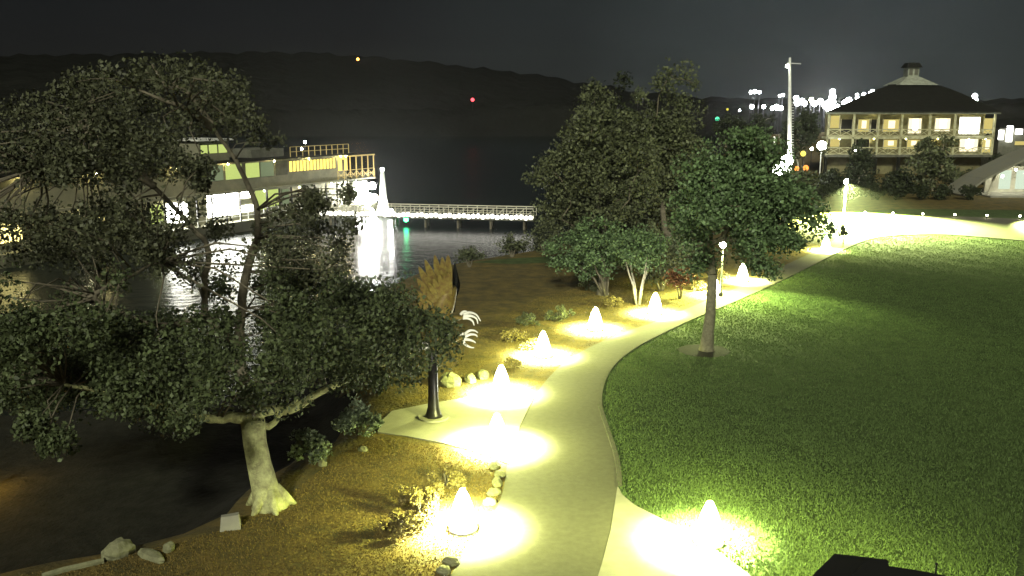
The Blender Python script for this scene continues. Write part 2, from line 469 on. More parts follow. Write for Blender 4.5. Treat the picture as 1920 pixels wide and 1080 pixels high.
# ------------------------------------------------------------------ hills beyond the lake
def ridge(name, prof, Yr, Yb, Ybk):
    xsl = np.linspace(-700, 2700, 200)
    top = np.interp(xsl, [p[0] for p in prof], [p[1] for p in prof])
    rr = random.Random(3)
    mb = MB(); rows = []
    for i, px in enumerate(xsl):
        jj = 2.2 * math.sin(px * 0.13) + 1.5 * math.sin(px * 0.31 + 1) + rr.uniform(-1, 1)
        tp = P(px, top[i] + jj, Yr)
        x = tp.x
        mid = Vector((x * (Yb + Yr) / 2 / Yr, (Yb + Yr) / 2, WZ + (tp.z - WZ) * 0.55))
        rows.append([Vector((x * Yb / Yr, Yb, WZ - 1)), mid, tp, Vector((x * 1.1, Ybk, WZ - 1))])
    vs = [v for r_ in rows for v in r_]
    fs = [(i * 4 + j, (i + 1) * 4 + j, (i + 1) * 4 + j + 1, i * 4 + j + 1) for i in range(len(rows) - 1) for j in range(3)]
    mb.add(vs, fs)
    return tag(mb.build(name, M['hill'], smooth=True), kind='structure')
ridge('hills', [(-700, 112), (0, 104), (400, 98), (560, 98), (700, 106), (850, 122), (1000, 139), (1100, 156), (1200, 172), (1320, 183), (1500, 186), (1920, 186), (2700, 180)], 640, 430, 740)
ridge('hills_near', [(-700, 205), (900, 205), (1050, 196), (1200, 190), (1380, 192), (1450, 196), (1640, 196), (1860, 196), (1920, 194), (2700, 192)], 385, 378, 415)

# ------------------------------------------------------------------ trees
def leaves(name, clumps, per, size, m, parent, flat=1.0):
    C_, N_ = [], []
    for (c, r_, dens) in clumps:
        k = max(3, int(per * dens))
        q = RNG.normal(0, 1, (k, 3)); q /= np.linalg.norm(q, axis=1)[:, None]
        q *= (RNG.uniform(0, 1, k) ** 0.55)[:, None] * r_
        q[:, 2] *= flat
        C_.append(q + np.array(c))
    c = np.concatenate(C_); k = len(c)
    a = RNG.normal(0, 1, (k, 3)); a /= np.linalg.norm(a, axis=1)[:, None]
    b2 = RNG.normal(0, 1, (k, 3)); b2 -= a * (a * b2).sum(1)[:, None]; b2 /= np.linalg.norm(b2, axis=1)[:, None]
    s = (size * RNG.uniform(0.6, 1.4, k))[:, None]
    v = np.stack([c - a * s * 0.5, c + b2 * s * 0.33, c + a * s * 0.5, c - b2 * s * 0.33], 1)
    v -= np.array(parent['_o'])
    me = bpy.data.meshes.new(name)
    me.vertices.add(k * 4); me.vertices.foreach_set('co', v.reshape(-1))
    me.loops.add(k * 4); me.loops.foreach_set('vertex_index', np.arange(k * 4, dtype=np.int32))
    me.polygons.add(k); me.polygons.foreach_set('loop_start', np.arange(0, k * 4, 4, dtype=np.int32))
    me.update(); me.materials.append(m)
    o = bpy.data.objects.new(name, me); COL.objects.link(o); o.parent = parent; o['_o'] = parent['_o']
    return o

def limbs(start_nodes, targets, r0, rmin, step=0.6, droop=0.12, rnd=None, wander=0.15, jit=0.12):
    rnd = rnd or random.Random(1)
    nodes = [Vector(p) for p in start_nodes]; par = [max(i - 1, -1) for i in range(len(nodes))]; par[0] = -1
    first = len(nodes); used = [0] * len(nodes)
    root = nodes[-1]
    for c in sorted(targets, key=lambda q: (Vector(q) - root).length):
        c = Vector(c)
        best = min(range(first - 1, len(nodes)), key=lambda i: (nodes[i] - c).length + wander * (nodes[i] - root).length + (0.4 if nodes[i].z > c.z + 0.4 else 0))
        a = nodes[best]; L = (c - a).length; k = max(1, int(L / step))
        prev = best
        for j in range(1, k + 1):
            t2 = j / k
            p = a.lerp(c, t2) + Vector((0, 0, droop * L * math.sin(math.pi * t2)))
            if j < k: p += Vector([rnd.uniform(-jit, jit) for _ in range(3)]) * min(1, L * 0.5)
            nodes.append(p); par.append(prev); prev = len(nodes) - 1
    wgt = [0.0] * len(nodes)
    kids = [[] for _ in nodes]
    for i, p in enumerate(par):
        if p >= 0: kids[p].append(i)
    for i in range(len(nodes) - 1, -1, -1):
        wgt[i] = max(1.0, sum(wgt[c] for c in kids[i]))
    mx = wgt[first - 1]
    rad = [max(rmin, r0 * (w_ / mx) ** 0.5) for w_ in wgt]
    mb = MB()
    def chain(i, prevn):
        while True:
            line = [prevn, i] if prevn is not None else [i]
            while len(kids[i]) >= 1:
                nxt = max(kids[i], key=lambda c: wgt[c])
                for c in kids[i]:
                    if c != nxt: stack.append((c, i))
                i = nxt; line.append(i)
            if len(line) > 1:
                rr = [rad[q] for q in line]
                if prevn is not None and prevn >= first - 1: rr[0] = min(rr[0], rr[1] * 1.25)
                mb.tube([nodes[q] for q in line], rr, 6)
            return
    stack = [(c, first - 1) for c in kids[first - 1]]
    while stack:
        i, pv = stack.pop(); chain(i, pv)
    return mb

def trunk_mb(pts, rads, seg=14, flare=1.0):
    mb = MB(); mb.tube(pts, rads, seg); return mb

def crown_tree(name, base, height, crown_c, crown_r, n_clump, per, leaf, lm, bm, label, cat='tree', group=None, tr=0.15, fork=0.35, clump_r=0.6, seed=1, keep=None, stems=1):
    rnd = random.Random(seed)
    base = Vector(base); T = thing(name, base, label, cat, group)
    cc = Vector(crown_c); cr_ = Vector(crown_r)
    cl = []
    for i in range(n_clump * 3):
        if len(cl) >= n_clump: break
        v = Vector([rnd.gauss(0, 1) for _ in range(3)]).normalized() * (rnd.random() ** 0.4)
        lump = 0.82 + 0.28 * math.sin(3 * math.atan2(v.y, v.x) + seed) * math.cos(4 * v.z + seed * 2)
        p = cc + Vector((v.x * cr_.x, v.y * cr_.y, v.z * cr_.z)) * lump
        # narrower towards the top
        tpr = 1 - 0.35 * max(0, v.z)
        p.x = cc.x + (p.x - cc.x) * tpr; p.y = cc.y + (p.y - cc.y) * tpr
        if keep and not keep(p): continue
        cl.append((p, clump_r * rnd.uniform(0.6, 1.3), rnd.uniform(0.4, 1.6)))
    if stems == 1:
        fk = Vector((base.x + (cc.x - base.x) * 0.1, base.y + (cc.y - base.y) * 0.2, base.z + height * fork))
        mid = base.lerp(fk, 0.5) + Vector((tr * 0.15, 0, 0))
        trunk_mb([base - Vector((0, 0, 0.1)), base + Vector((0, 0, 0.15)), base.lerp(fk, 0.25), mid, fk], [tr * 1.7, tr * 1.25, tr, tr * 0.9, tr * 0.8], 10).build('trunk', bm, T, True)
        limbs([base, mid, fk], [c[0] for c in cl[::2]], tr * 0.8, 0.018, 0.7, rnd=rnd).build('branches', bm, T, True)
    else:
        for s_ in range(stems):
            a = 2 * math.pi * s_ / stems + 0.5
            tipp = cc + Vector((math.cos(a) * cr_.x * 0.5, math.sin(a) * cr_.y * 0.5, -cr_.z * 0.2))
            b0 = base + Vector((math.cos(a), math.sin(a), 0)) * tr * 1.2
            trunk_mb([b0 - Vector((0, 0, 0.05)), b0.lerp(tipp, 0.3) + Vector((0, 0, 0.3)), b0.lerp(tipp, 0.65), tipp], [tr, tr * 0.8, tr * 0.6, tr * 0.3], 8).build('stem', bm, T, True)
    leaves('crown', cl, per, leaf, lm, T)
    return T

# ---- the great spreading tree at the left
rnd = random.Random(21)
TB = G(503, 948); TY = TB.y
oak = thing('spreading_tree', TB, 'large spreading tree with a thick pale trunk, hanging over the left half of the view', 'tree')
fk = P(474, 788, TY + 0.1)
tp = [TB + Vector((0.05, 0, -0.15)), TB + Vector((0.02, 0, 0.12)), P(497, 915, TY), P(486, 870, TY), P(478, 830, TY), fk]
mbk = MB(); mbk.tube(tp, [0.55, 0.42, 0.335, 0.30, 0.285, 0.30], 16)
for a, l, rr in ((0.2, 0.70, 0.17), (2.9, 0.6, 0.17), (4.3, 0.62, 0.15), (5.3, 0.66, 0.14), (1.4, 0.5, 0.14)):   # root flares
    dv = Vector((math.cos(a), math.sin(a), 0))
    mbk.tube([TB + Vector((0, 0, 0.50)) + dv * 0.2, TB + dv * l * 0.55 + Vector((0, 0, 0.2)), TB + dv * l + Vector((0, 0, -0.06))], [0.13, rr, 0.05], 8)
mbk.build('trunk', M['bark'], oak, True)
zones = [  # pixel outline, count, distance range, leaf density, clump radius
    ([(0, 590), (130, 560), (300, 600), (470, 590), (640, 540), (760, 520), (790, 560), (850, 590), (862, 640), (800, 680), (740, 700), (640, 735), (560, 745), (440, 770), (380, 805), (300, 790), (150, 770), (0, 790)], 250, (17.5, 26), 1.15, 0.62),
    ([(0, 200), (90, 160), (200, 130), (380, 135), (455, 160), (476, 215), (455, 270), (300, 300), (0, 330)], 155, (18.5, 27), 0.62, 0.50),
    ([(0, 300), (290, 290), (390, 300), (400, 330), (300, 345), (0, 335)], 46, (18.5, 26), 0.6, 0.45),
    ([(40, 380), (290, 385), (420, 385), (560, 395), (650, 400), (700, 455), (690, 500), (600, 540), (430, 580), (330, 500), (220, 530), (130, 500), (0, 470), (0, 390)], 130, (18, 26), 0.85, 0.48),
    ([(560, 325), (640, 335), (680, 350), (680, 392), (600, 395), (560, 380)], 12, (19, 24), 0.8, 0.34),
    ([(370, 300), (410, 300), (405, 385), (370, 385)], 6, (19, 24), 0.8, 0.32),
    ([(440, 225), (560, 250), (570, 268), (470, 268)], 4, (20, 24), 0.4, 0.3),
    ([(20, 770), (140, 760), (130, 830), (60, 870), (40, 850)], 9, (18, 20), 0.8, 0.35),
    ([(-250, 250), (-10, 200), (0, 790), (-250, 760)], 60, (18, 26), 0.8, 0.6),
]
gaps = [(415, 785, 26), (520, 782, 22), (455, 700, 12), (432, 355, 44), (475, 345, 20), (475, 372, 16), (530, 352, 32), (505, 310, 34), (600, 300, 60), (690, 360, 26), (695, 430, 22), (705, 465, 30), (718, 350, 30),
        (335, 362, 26), (308, 360, 18), (20, 360, 30), (200, 354, 8), (635, 398, 20), (660, 398, 10), (365, 438, 16), (440, 466, 14), (455, 510, 18), (456, 545, 18), (455, 585, 18), (457, 615, 12), (455, 425, 12),
        (340, 560, 8), (420, 280, 26), (240, 495, 18), (260, 560, 30), (70, 545, 35), (820, 515, 34), (815, 550, 34), (880, 595, 24), (878, 633, 24), (705, 505, 30), (812, 700, 22), (300, 540, 22), (200, 560, 22),
        (20, 778, 14)]
def pip(x, y, pl):
    c = False; j = len(pl) - 1
    for i in range(len(pl)):
        if ((pl[i][1] > y) != (pl[j][1] > y)) and x < (pl[j][0] - pl[i][0]) * (y - pl[i][1]) / (pl[j][1] - pl[i][1]) + pl[i][0]: c = not c
        j = i
    return c
cl = []
for pl, cnt, (y0, y1), den, cr0 in zones:
    xs_ = [p[0] for p in pl]; ys_ = [p[1] for p in pl]; k = 0; tries = 0
    while k < cnt and tries < cnt * 40:
        tries += 1
        px, py = rnd.uniform(min(xs_), max(xs_)), rnd.uniform(min(ys_), max(ys_))
        if not pip(px, py, pl): continue
        Yd = rnd.uniform(y0, y1)
        if px > 620: Yd = rnd.uniform(max(y0, 20), 24.5)
        r_ = cr0 * rnd.uniform(0.55, 1.25)
        rp = r_ / mpp(Yd) * 0.85
        if any((px - gx) ** 2 + (py - gy) ** 2 < (gr + rp * 0.55) ** 2 for gx, gy, gr in gaps): continue
        c = P(px, py, Yd)
        if c.z < 2.6 and py < 755: c = P(px, py, Yd - 2.5)
        cl.append((c, r_, den * rnd.uniform(0.5, 1.5))); k += 1
limb_px = [  # the main limbs that show, drawn where they run
    [(474, 788, TY + .1), (440, 782, 21.0), (395, 785, 20.6), (330, 770, 20.2), (230, 745, 19.8), (120, 720, 19.5)],
    [(474, 788, TY + .1), (500, 770, 21.6), (545, 768, 21.9), (600, 735, 22.2), (680, 700, 22.5), (770, 660, 22.7)],
    [(474, 788, TY + .1), (505, 800, 21.5), (528, 775, 21.8), (560, 748, 22.0)],
    [(474, 788, TY + .1), (458, 720, 21.8), (450, 650, 22.2), (455, 560, 22.4), (470, 480, 22.6), (484, 440, 22.6), (478, 380, 22.7), (440, 300, 22.7), (400, 240, 22.6)],
    [(450, 650, 22.2), (390, 590, 22.0), (384, 530, 21.9), (390, 470, 21.9), (365, 430, 22.0), (290, 350, 22.0), (260, 310, 22.1), (240, 270, 22.3), (170, 240, 22.4)],
    [(290, 350, 22.0), (240, 325, 21.6), (160, 318, 21.3), (80, 312, 21)],
    [(400, 240, 22.6), (365, 190, 22.7), (340, 165, 22.7), (310, 160, 22.7)],
    [(400, 240, 22.6), (350, 205, 22.0), (260, 170, 22)],
    [(390, 590, 22.0), (300, 610, 21), (180, 560, 20.5), (240, 520, 20.3), (300, 490, 20.2)],
]
mbl = MB(); nodes0 = []; mlow = MB()
for li, L in enumerate(limb_px):
    pts = smooth_line([P(*q) for q in L], 5)
    r0 = 0.17 if L[0][1] == 788 else 0.10
    if len(L) == 4 and L[0][1] == 788: r0 = 0.12
    rr = [r0 * (1 - 0.75 * i / (len(pts) - 1)) for i in range(len(pts))]
    (mlow if li < 3 else mbl).tube([p + Vector([rnd.uniform(-.02, .02) for _ in range(3)]) for p in pts], rr, 8); nodes0 += pts
# twigs from the nearest limb to each clump
for i, (c, r_, dn) in enumerate(cl):
    if i % 2: continue
    a = min(nodes0, key=lambda q: (q - c).length)
    L = (c - a).length
    if L < 0.4: continue
    m1 = a.lerp(c, 0.4) + Vector((rnd.uniform(-.2, .2), rnd.uniform(-.2, .2), rnd.uniform(0, .15) * L))
    m2 = a.lerp(c, 0.75) + Vector((rnd.uniform(-.2, .2), rnd.uniform(-.2, .2), rnd.uniform(0, .1) * L))
    rb = min(0.035, 0.010 + 0.008 * L)
    mbl.tube([a, m1, m2, c], [rb, rb * 0.75, rb * 0.5, 0.01], 5)
mbl.build('branches', M['barkdark'], oak, True)  # upper branches coloured darker than the same tree's lamp-lit trunk and limbs
mlow.build('limbs', M['bark'], oak, True)
low = [c for c in cl if proj(c[0])[1] > 520]; up = [c for c in cl if proj(c[0])[1] <= 520]
leaves('crown', low, 240, 0.105, M['leaf'], oak)
leaves('crown', up, 190, 0.095, M['leafup'], oak)

# ---- middle group of trees
b_near = G(1325, 658)
crown_c = P(1400, 385, b_near.y)
crown_tree('round_crowned_tree', b_near, 9, P(1385, 385, b_near.y), (3.4, 3.0, 3.2), 330, 150, 0.15, M['leafgreen'], M['barkmid'],
           'green leafy tree on the lawn beside the path, trunk in a dark mulch ring', tr=0.24, fork=0.36, clump_r=0.62, seed=5,
           keep=lambda p: p.z > 3.3 and all(math.hypot(proj(p)[0] - gx, proj(p)[1] - gy) > gr for gx, gy, gr in ((1350, 450, 32), (1390, 492, 22))))
crown_tree('tall_tree', G(1130, 552), 12, P(1130, 330, 50), (3.9, 3.4, 5.4), 330, 150, 0.19, M['leafolive'], M['barkdark'],
           'tall olive green tree at the left of the middle group, in front of the lake', group='tall trees between path and lake', tr=0.25, fork=0.2, clump_r=0.8, seed=8)
crown_tree('tall_tree', G(1255, 520), 12, P(1250, 320, 57), (3.3, 3.0, 6.2), 270, 150, 0.20, M['leafolive'], M['barkdark'],
           'tall dark tree behind the round crowned one, right half of the middle group', group='tall trees between path and lake', tr=0.25, fork=0.2, clump_r=0.8, seed=14)
crown_tree('tall_tree', G(1160, 500), 12, P(1165, 300, 66), (1.9, 2.0, 6.4), 50, 90, 0.26, M['leafdark'], M['barkdark'],
           'pointed dark evergreen whose tip rises behind the middle group', group='tall trees between path and lake', tr=0.2, fork=0.2, clump_r=0.9, seed=3)
for i, (px, py, lab) in enumerate([(1556, 432, 'small dark sapling against the bright pool at the path bend'), (1581, 436, 'smallest sapling, right of the other at the path bend')]):
    bs = G(px, py + 22); crown_tree('sapling', bs, 1.6, bs + Vector((0, 0, 1.15 - i * .2)), (.42 - i * .1, .35, .55), 9, 40, .15, M['leafdark'], M['barkdark'], lab, 'sapling', 'saplings at the path bend', tr=.03, clump_r=.25, seed=60 + i)
crown_tree('pale_stemmed_tree', G(1196, 572), 4, P(1196, 470, G(1196, 572).y), (1.6, 1.4, 1.25), 46, 90, 0.15, M['leafgreen'], M['barkpale'],
           'small tree with several pale stems beside a glowing bollard', tr=0.07, clump_r=0.5, seed=4, stems=4)
crown_tree('leafy_bush', G(1135, 555), 3, P(1110, 470, 47), (2.6, 1.5, 1.7), 80, 110, 0.15, M['leafgreen'], M['barkdark'],
           'bright green bushy undergrowth below the tall olive tree', 'bush', tr=0.07, clump_r=0.5, seed=6, stems=3)
crown_tree('leafy_bush', G(1240, 545), 3, P(1235, 480, 48), (2.0, 1.3, 1.6), 60, 110, 0.15, M['leafolive'], M['barkdark'],
           'olive undergrowth behind the small pale stemmed tree', 'bush', tr=0.07, clump_r=0.5, seed=26, stems=3)
crown_tree('leafy_bush', G(1275, 560), 3, P(1275, 520, 45.5), (0.8, 0.7, 0.6), 14, 90, 0.13, M['leafred'], M['barkdark'],
           'reddish bush between the pale stemmed tree and the lawn tree', 'bush', tr=0.04, clump_r=0.4, seed=16, stems=3)
# shore bushes under the gangway's end
for i, (px, py, rx, rz, lab) in enumerate([(1020, 440, 1.6, 1.4, 'dark bush at the shore end of the lit gangway'), (960, 462, 1.3, 0.7, 'low dark bush on the shore below the gangway'), (880, 482, 1.2, 0.5, 'low bush on the shore above the bird sculpture'), (1060, 420, 1.8, 2.0, 'tall dark bush touching the left of the olive tree')]):
    Yb = 62 + i
    crown_tree('shore_bush', G(px, py + 20) if i else G(px, 475), 2, P(px, py, Yb), (rx, 1.2, rz), 22, 70, 0.17, M['leafolive'], M['barkdark'], lab, 'bush', 'bushes along the shore', tr=0.05, clump_r=0.5, seed=30 + i, stems=3)

# ---- trees in front of and beside the lodge
bt = [(1500, 248, 118, 3.6, 4.2, 'dark tree behind the tall mast'), (1612, 318, 112, 1.9, 3.9, 'narrow tree hiding the left bays of the lodge'),
      (1752, 312, 108, 3.4, 4.2, 'broad tree hiding the middle right bays of the lodge'), (1555, 352, 104, 2.5, 2.2, 'low tree left of the narrow one, below the lodge'),
      (1680, 350, 106, 2.7, 2.0, 'low tree between the narrow and the broad tree'), (1500, 355, 100, 2.6, 2.4, 'low tree below the glaring floodlights'),
      (1825, 345, 118, 2.4, 2.0, 'low tree beside the sloping pavilion roof'), (1425, 262, 135, 3.4, 4.5, 'dark tree left of the tall mast'), (1880, 318, 122, 2.5, 2.2, 'dark tree above the pavilion roof'),
      (1365, 250, 150, 4.0, 4.0, 'dark tree behind the green lamp')]
for i, (px, py, Yd, rx, rz, lab) in enumerate(bt):
    c = P(px, py, Yd)
    crown_tree('waterside_tree', (c.x, Yd, 0), max(3, c.z + rz), c, (rx, rx * 0.8, rz), 60, 75, 0.34, M['leafdark'] if i not in (2, 5) else M['leafolive'], M['barkpale'], lab, 'tree', 'trees around the lodge', tr=0.12, fork=0.25, clump_r=0.85, seed=50 + i)
# hedge row under them
hr = random.Random(9)
for i, px in enumerate(range(1500, 1860, 45)):
    c = P(px, 378 + hr.uniform(-3, 3), 97)
    crown_tree('shrub', (c.x, 97, 0), 1.5, Vector((c.x, 97, 0.9)), (1.5, 1.0, 0.9), 16, 60, 0.24, M['leafdark'], M['barkdark'],
               'dark hedge shrub behind the far path, ' + ['far left one', 'second from the left', 'left of the street lamp', 'right of the street lamp', 'fifth from the left', 'fourth from the right', 'third from the right', 'next to last on the right'][i % 8], 'shrub', 'hedge shrubs behind the far path', tr=0.04, clump_r=0.45, seed=80 + i, stems=3)

# ------------------------------------------------------------------ shrubs and rocks near the path
def shrub(px, py, w_, h_, m, lab, leaf=0.09, ncl=24, per=80, seed=1, name='shrub', grp=None, cr_=0.22):
    b0 = G(px, py)
    b0.z = gz1(b0.x, b0.y)
    return crown_tree(name, b0, h_, b0 + Vector((0, 0, h_ * 0.5)), (w_, w_ * 0.8, h_ * 0.55), ncl, per, leaf, m, M['barkdark'], lab, 'shrub', grp, tr=0.03, clump_r=cr_, seed=seed, stems=3)
shrub(672, 815, 0.95, 1.0, M['leafgrey'], 'grey green leafy shrub at the left end of the concrete pad', 0.11, 30, 90, 2)
shrub(590, 860, 0.85, 0.8, M['leafgrey'], 'darker grey shrub further left on the bank, right of the big trunk', 0.11, 20, 70, 3)
shrub(706, 735, 0.55, 0.7, M['leafdark'], 'round dark shrub behind the concrete pad', 0.09, 20, 90, 4)
gl = [(790, 962, .85, .75, 'golden lit bushy grass left of the lowest bollard'), (755, 1000, .8, .55, 'low golden plant at the far left of the lowest bollard'), (840, 912, .65, .5, 'pale low plant above the lowest bollard'),
      (960, 640, .7, .55, 'grassy clump left of the third glowing bollard'), (1000, 655, .45, .4, 'small clump in front of the third bollard up the path'),
      (1050, 600, .9, .6, 'wide yellow lit clump left of the fourth bollard'), (985, 610, .8, .6, 'dim clump uphill of the sculpture claws'), (1150, 575, .8, .5, 'orange lit clump between the fourth and fifth bollards'),
      (960, 690, .35, .35, 'clump beside the boulders behind the concrete pad'), (1110, 545, 1.0, .6, 'dim green clump below the leafy undergrowth'), (1310, 545, .6, .5, 'lit clump left of the lawn tree trunk'), (1450, 505, .9, .6, 'clump on the far bend of the path'), (1350, 525, .9, .6, 'lit clump right of the lawn tree trunk')]
for i, (px, py, w_, h_, lab) in enumerate(gl):
    shrub(px, py, w_, h_, M['leafgold'] if i not in (5, 6, 9, 11) else M['leafolive'], lab, 0.07, 22, 80, 100 + i, 'ornamental_grass', 'low plants along the path', 0.17)

def rock(px, py, sx, sy, sz, lab, seed, grp='rocks along the path', name='rock', m=None):
    b0 = G(px, py); b0.z = gz1(b0.x, b0.y)
    mb = MB(); rr = random.Random(seed)
    mb.ball((0, 0, sz * 0.35), (sx, sy, sz), 10, 7, 0.14, rr)
    o = mb.build(name, m or M['rock']); o.location = b0; o.rotation_euler = (0, 0, rr.uniform(0, 3))
    return tag(o, lab, 'rock', grp)
rk = [(845, 722, .42, .34, .36, 'large yellow lit boulder right of the sculpture pole'), (882, 716, .26, .22, .24, 'middle sized boulder beside the large yellow one'), (906, 708, .3, .24, .22, 'boulder nearest the glare behind the pad'),
      (681, 845, .16, .12, .10, 'small pale stone below the grey shrub'), (605, 872, .16, .13, .12, 'small stone on the bank left of the pad'),
      (928, 876, .2, .16, .13, 'stone at the corner where pad and path meet'), (938, 892, .2, .15, .12, 'second stone down the path edge from the pad corner'), (932, 908, .22, .15, .14, 'third stone down the path edge'),
      (926, 926, .2, .15, .12, 'fourth stone down the path edge'), (918, 944, .2, .15, .12, 'lowest stone of the path edge row'), (845, 1056, .2, .16, .14, 'stone at the path edge below the lowest bollard'), (832, 1074, .18, .14, .12, 'stone at the bottom edge beside the path'),
      (222, 1040, .38, .28, .26, 'rounded mossy rock at the lower left corner'), (285, 1046, .50, .15, .13, 'long flat rock at the lower left'), (317, 1032, .16, .14, .15, 'small upright rock at the end of the long flat one')]
for i, a in enumerate(rk): rock(*a, seed=200 + i)
b0 = G(432, 990)
mb = MB(); mb.hexa([Vector(p) for p in [(-.26, -.14, -.08), (.24, -.18, -.08), (.27, .15, -.08), (-.24, .17, -.08), (-.20, -.07, .34), (.20, -.11, .36), (.22, .11, .33), (-.19, .13, .31)]])
o = mb.build('stone_block', M['concrete']); o.location = b0; o.rotation_euler = (0, 0, 0.35)
tag(o, 'pale squared stone block standing alone left of the big trunk', 'stone block')
ln = [G(*p) for p in [(80, 1084), (120, 1072), (160, 1063), (195, 1055)]]
mb = MB(); mb.tube([p + Vector((0, 0, 0.05)) for p in ln], 0.07, 6)
tag(mb.build('edging_log', M['rock']), 'thin pale edging along the dark bank at the lower left corner', 'edging')

# mulch ring round the lawn tree
mb = MB(); c0 = G(1320, 658); k = 28
vs = [c0 + Vector((0, 0, 0.05))] + [c0 + Vector((1.1 * math.cos(2 * math.pi * i / k) * (1 + .06 * math.sin(5 * i)), 1.0 * math.sin(2 * math.pi * i / k), 0.014)) for i in range(k)]
mb.add(vs, [(0, 1 + i, 1 + (i + 1) % k) for i in range(k)])
M['mulch'] = mat('mulch', (0.022, 0.020, 0.012), 0.95, noise=(6, 0, 1), bump=(20, 1, 0.04))
tag(mb.build('mulch_ground', M['mulch']), kind='structure')

# ------------------------------------------------------------------ bollards
def spot(name, loc, aim, power, size, col, parent, rad=.1, blend=.6):
    l = bpy.data.lights.new(name, 'SPOT'); l.energy = power; l.spot_size = R(size); l.spot_blend = blend; l.color = col; l.shadow_soft_size = rad
    o = bpy.data.objects.new(name, l); COL.objects.link(o); o.parent = parent; o.location = loc
    o.rotation_euler = Vector(aim).to_track_quat('-Z', 'Y').to_euler(); return o
def make_bollard(loc, label):
    T = thing('path_bollard', loc, label, 'bollard light', 'glowing bollards along the path')
    L = Vector(loc)
    mb = MB(); mb.tube([L + Vector((0, 0, -.02)), L + Vector((0, 0, .04)), L + Vector((0, 0, .045)), L + Vector((0, 0, .16))], [.36, .36, .34, .34], 20); mb.build('base', M['white'], T, True)
    mb = MB(); mb.tube([L + Vector((0, 0, .162)), L + Vector((0, 0, .55)), L + Vector((0, 0, .80)), L + Vector((0, 0, 1.0))], [.34, .25, .17, .08], 20); mb.build('lamp_glass', M['bollard_light'], T, True)  # glowing cone widened and tapered to the shape of its glare
    mb = MB(); mb.tube([L + Vector((0, 0, 1.002)), L + Vector((0, 0, 1.02)), L + Vector((0, 0, 1.05))], [.08, .08, .03], 16); mb.build('cap', M['steel'], T, True)
    spot('pool_light', (0, 0, 1.2), (0, 0, -1), 1650, 174, LAMP, T, .10, .25)
    spot('core_light', (0, 0, 1.18), (0, 0, -1), 24000, 122, (.97, 1, .50), T, .12, 1.0)  # second spot added to whiten the ground like lens bloom
    return T
bols = [((868, 992), 'glowing bollard at the left edge of the path, lowest in view'), ((1328, 1018), 'glowing bollard on the pale side walk at the bottom edge'),
        ((932, 838), 'glowing bollard on the concrete pad, in front of the sculpture'), ((940, 738), 'glowing bollard at the far corner of the concrete pad'),
        ((1018, 668), 'glowing bollard uphill of the concrete pad, beside the path bend'), ((1116, 618), 'glowing bollard halfway between the pad and the pale stemmed tree'),
        ((1228, 588), 'glowing bollard right of the pale stemmed tree'), ((1338, 553), 'glowing bollard just behind the lawn tree trunk'),
        ((1392, 527), 'glowing bollard seen under the right side of the lawn tree crown'), ((1548, 470), 'farthest glowing bollard where the path bends right'),
        ((1640, 1190), 'glowing bollard on the side walk beyond the bottom edge')]  # last one is an unseen extra, added to light the lower right lawn
b1 = make_bollard(G(*bols[0][0]), bols[0][1])
for p, lab in bols[1:]: copy_tree(b1, G(*p), None, lab)

def make_street(loc, label, pm='white'):
    T = thing('street_lamp', loc, label, 'street lamp', 'post lamps'); L = Vector(loc)
    mb = MB(); mb.tube([L, L + Vector((0, 0, .25)), L + Vector((0, 0, .3)), L + Vector((0, 0, 2.95))], [.14, .13, .065, .05], 12); mb.build('pole', M[pm], T, True)
    mb = MB(); mb.ball(L + Vector((0, 0, 3.17)), (.19, .19, .24), 14, 10); mb.build('lamp_globe', M['street_light'], T, True)
    mb = MB(); mb.tube([L + Vector((0, 0, 3.415)), L + Vector((0, 0, 3.47)), L + Vector((0, 0, 3.62))], [.09, .05, .012], 10); mb.build('finial', M['dark'], T, True)
    spot('pool_light', (.1, -.35, 3.0), (.05, -.36, -1), 560000, 134, (.85, 1, .34), T, .15, .25)
    return T
s1 = make_street(G(1582, 404), 'white post lamp where the path bends right in front of the lodge')
s3 = make_street(G(1351, 556), 'dark post lamp shining through the round crowned tree on the lawn', 'black'); s3.scale = (.9, .9, .9)
for ch in s3.children:
    if ch.type == 'LIGHT': ch.data = ch.data.copy(); ch.data.energy = 9000
copy_tree(s1, G(2010, 418), None, 'white post lamp beyond the right edge of the far path')
# small ground lights along the far side of the far path
def make_stud(loc, lab):
    T = thing('ground_light', loc, lab, 'ground light', 'small lights edging the far path'); L = Vector(loc)
    mb = MB(); mb.tube([L, L + Vector((0, 0, .16))], .06, 10); mb.build('post', M['dark'], T, True)
    mb = MB(); mb.ball(L + Vector((0, 0, .24)), .085, 10, 6); mb.build('lamp', M['stud'], T, True)
    return T
M['stud'] = emit('stud', (1.0, 0.97, 0.6), 60)
stl = ['just right of the post lamp', 'second from the post lamp', 'third from the post lamp', 'fourth from the post lamp', 'fifth from the post lamp', 'at the right edge of the view']
g1 = None
for i, px in enumerate((1622, 1674, 1730, 1790, 1850, 1912)):
    lp = G(px, 403 + (px - 1622) * 0.025)
    lab = 'small ground light along the far path, ' + stl[i]
    if g1 is None: g1 = make_stud(lp, lab)
    else: copy_tree(g1, lp, None, lab)
# lamp globe that shines through the lawn tree's crown
# warm lamp low at the left
lp = G(-40, 815); lp.z = gz1(lp.x, lp.y)
T = thing('garden_lantern', lp, 'amber garden lantern glowing behind leaves at the left edge', 'lantern')
mb = MB(); mb.tube([lp - Vector((0, 0, .1)), lp + Vector((0, 0, .6))], .04, 10); mb.build('post', M['dark'], T, True)
mb = MB(); mb.box(lp + Vector((-.08, -.08, .6)), lp + Vector((.08, .08, .8))); mb.build('lamp_glass', M['amberlamp'], T)
mb = MB(); mb.tube([lp + Vector((0, 0, .802)), lp + Vector((0, 0, .9))], [.14, .02], 4); mb.build('cap', M['dark'], T)

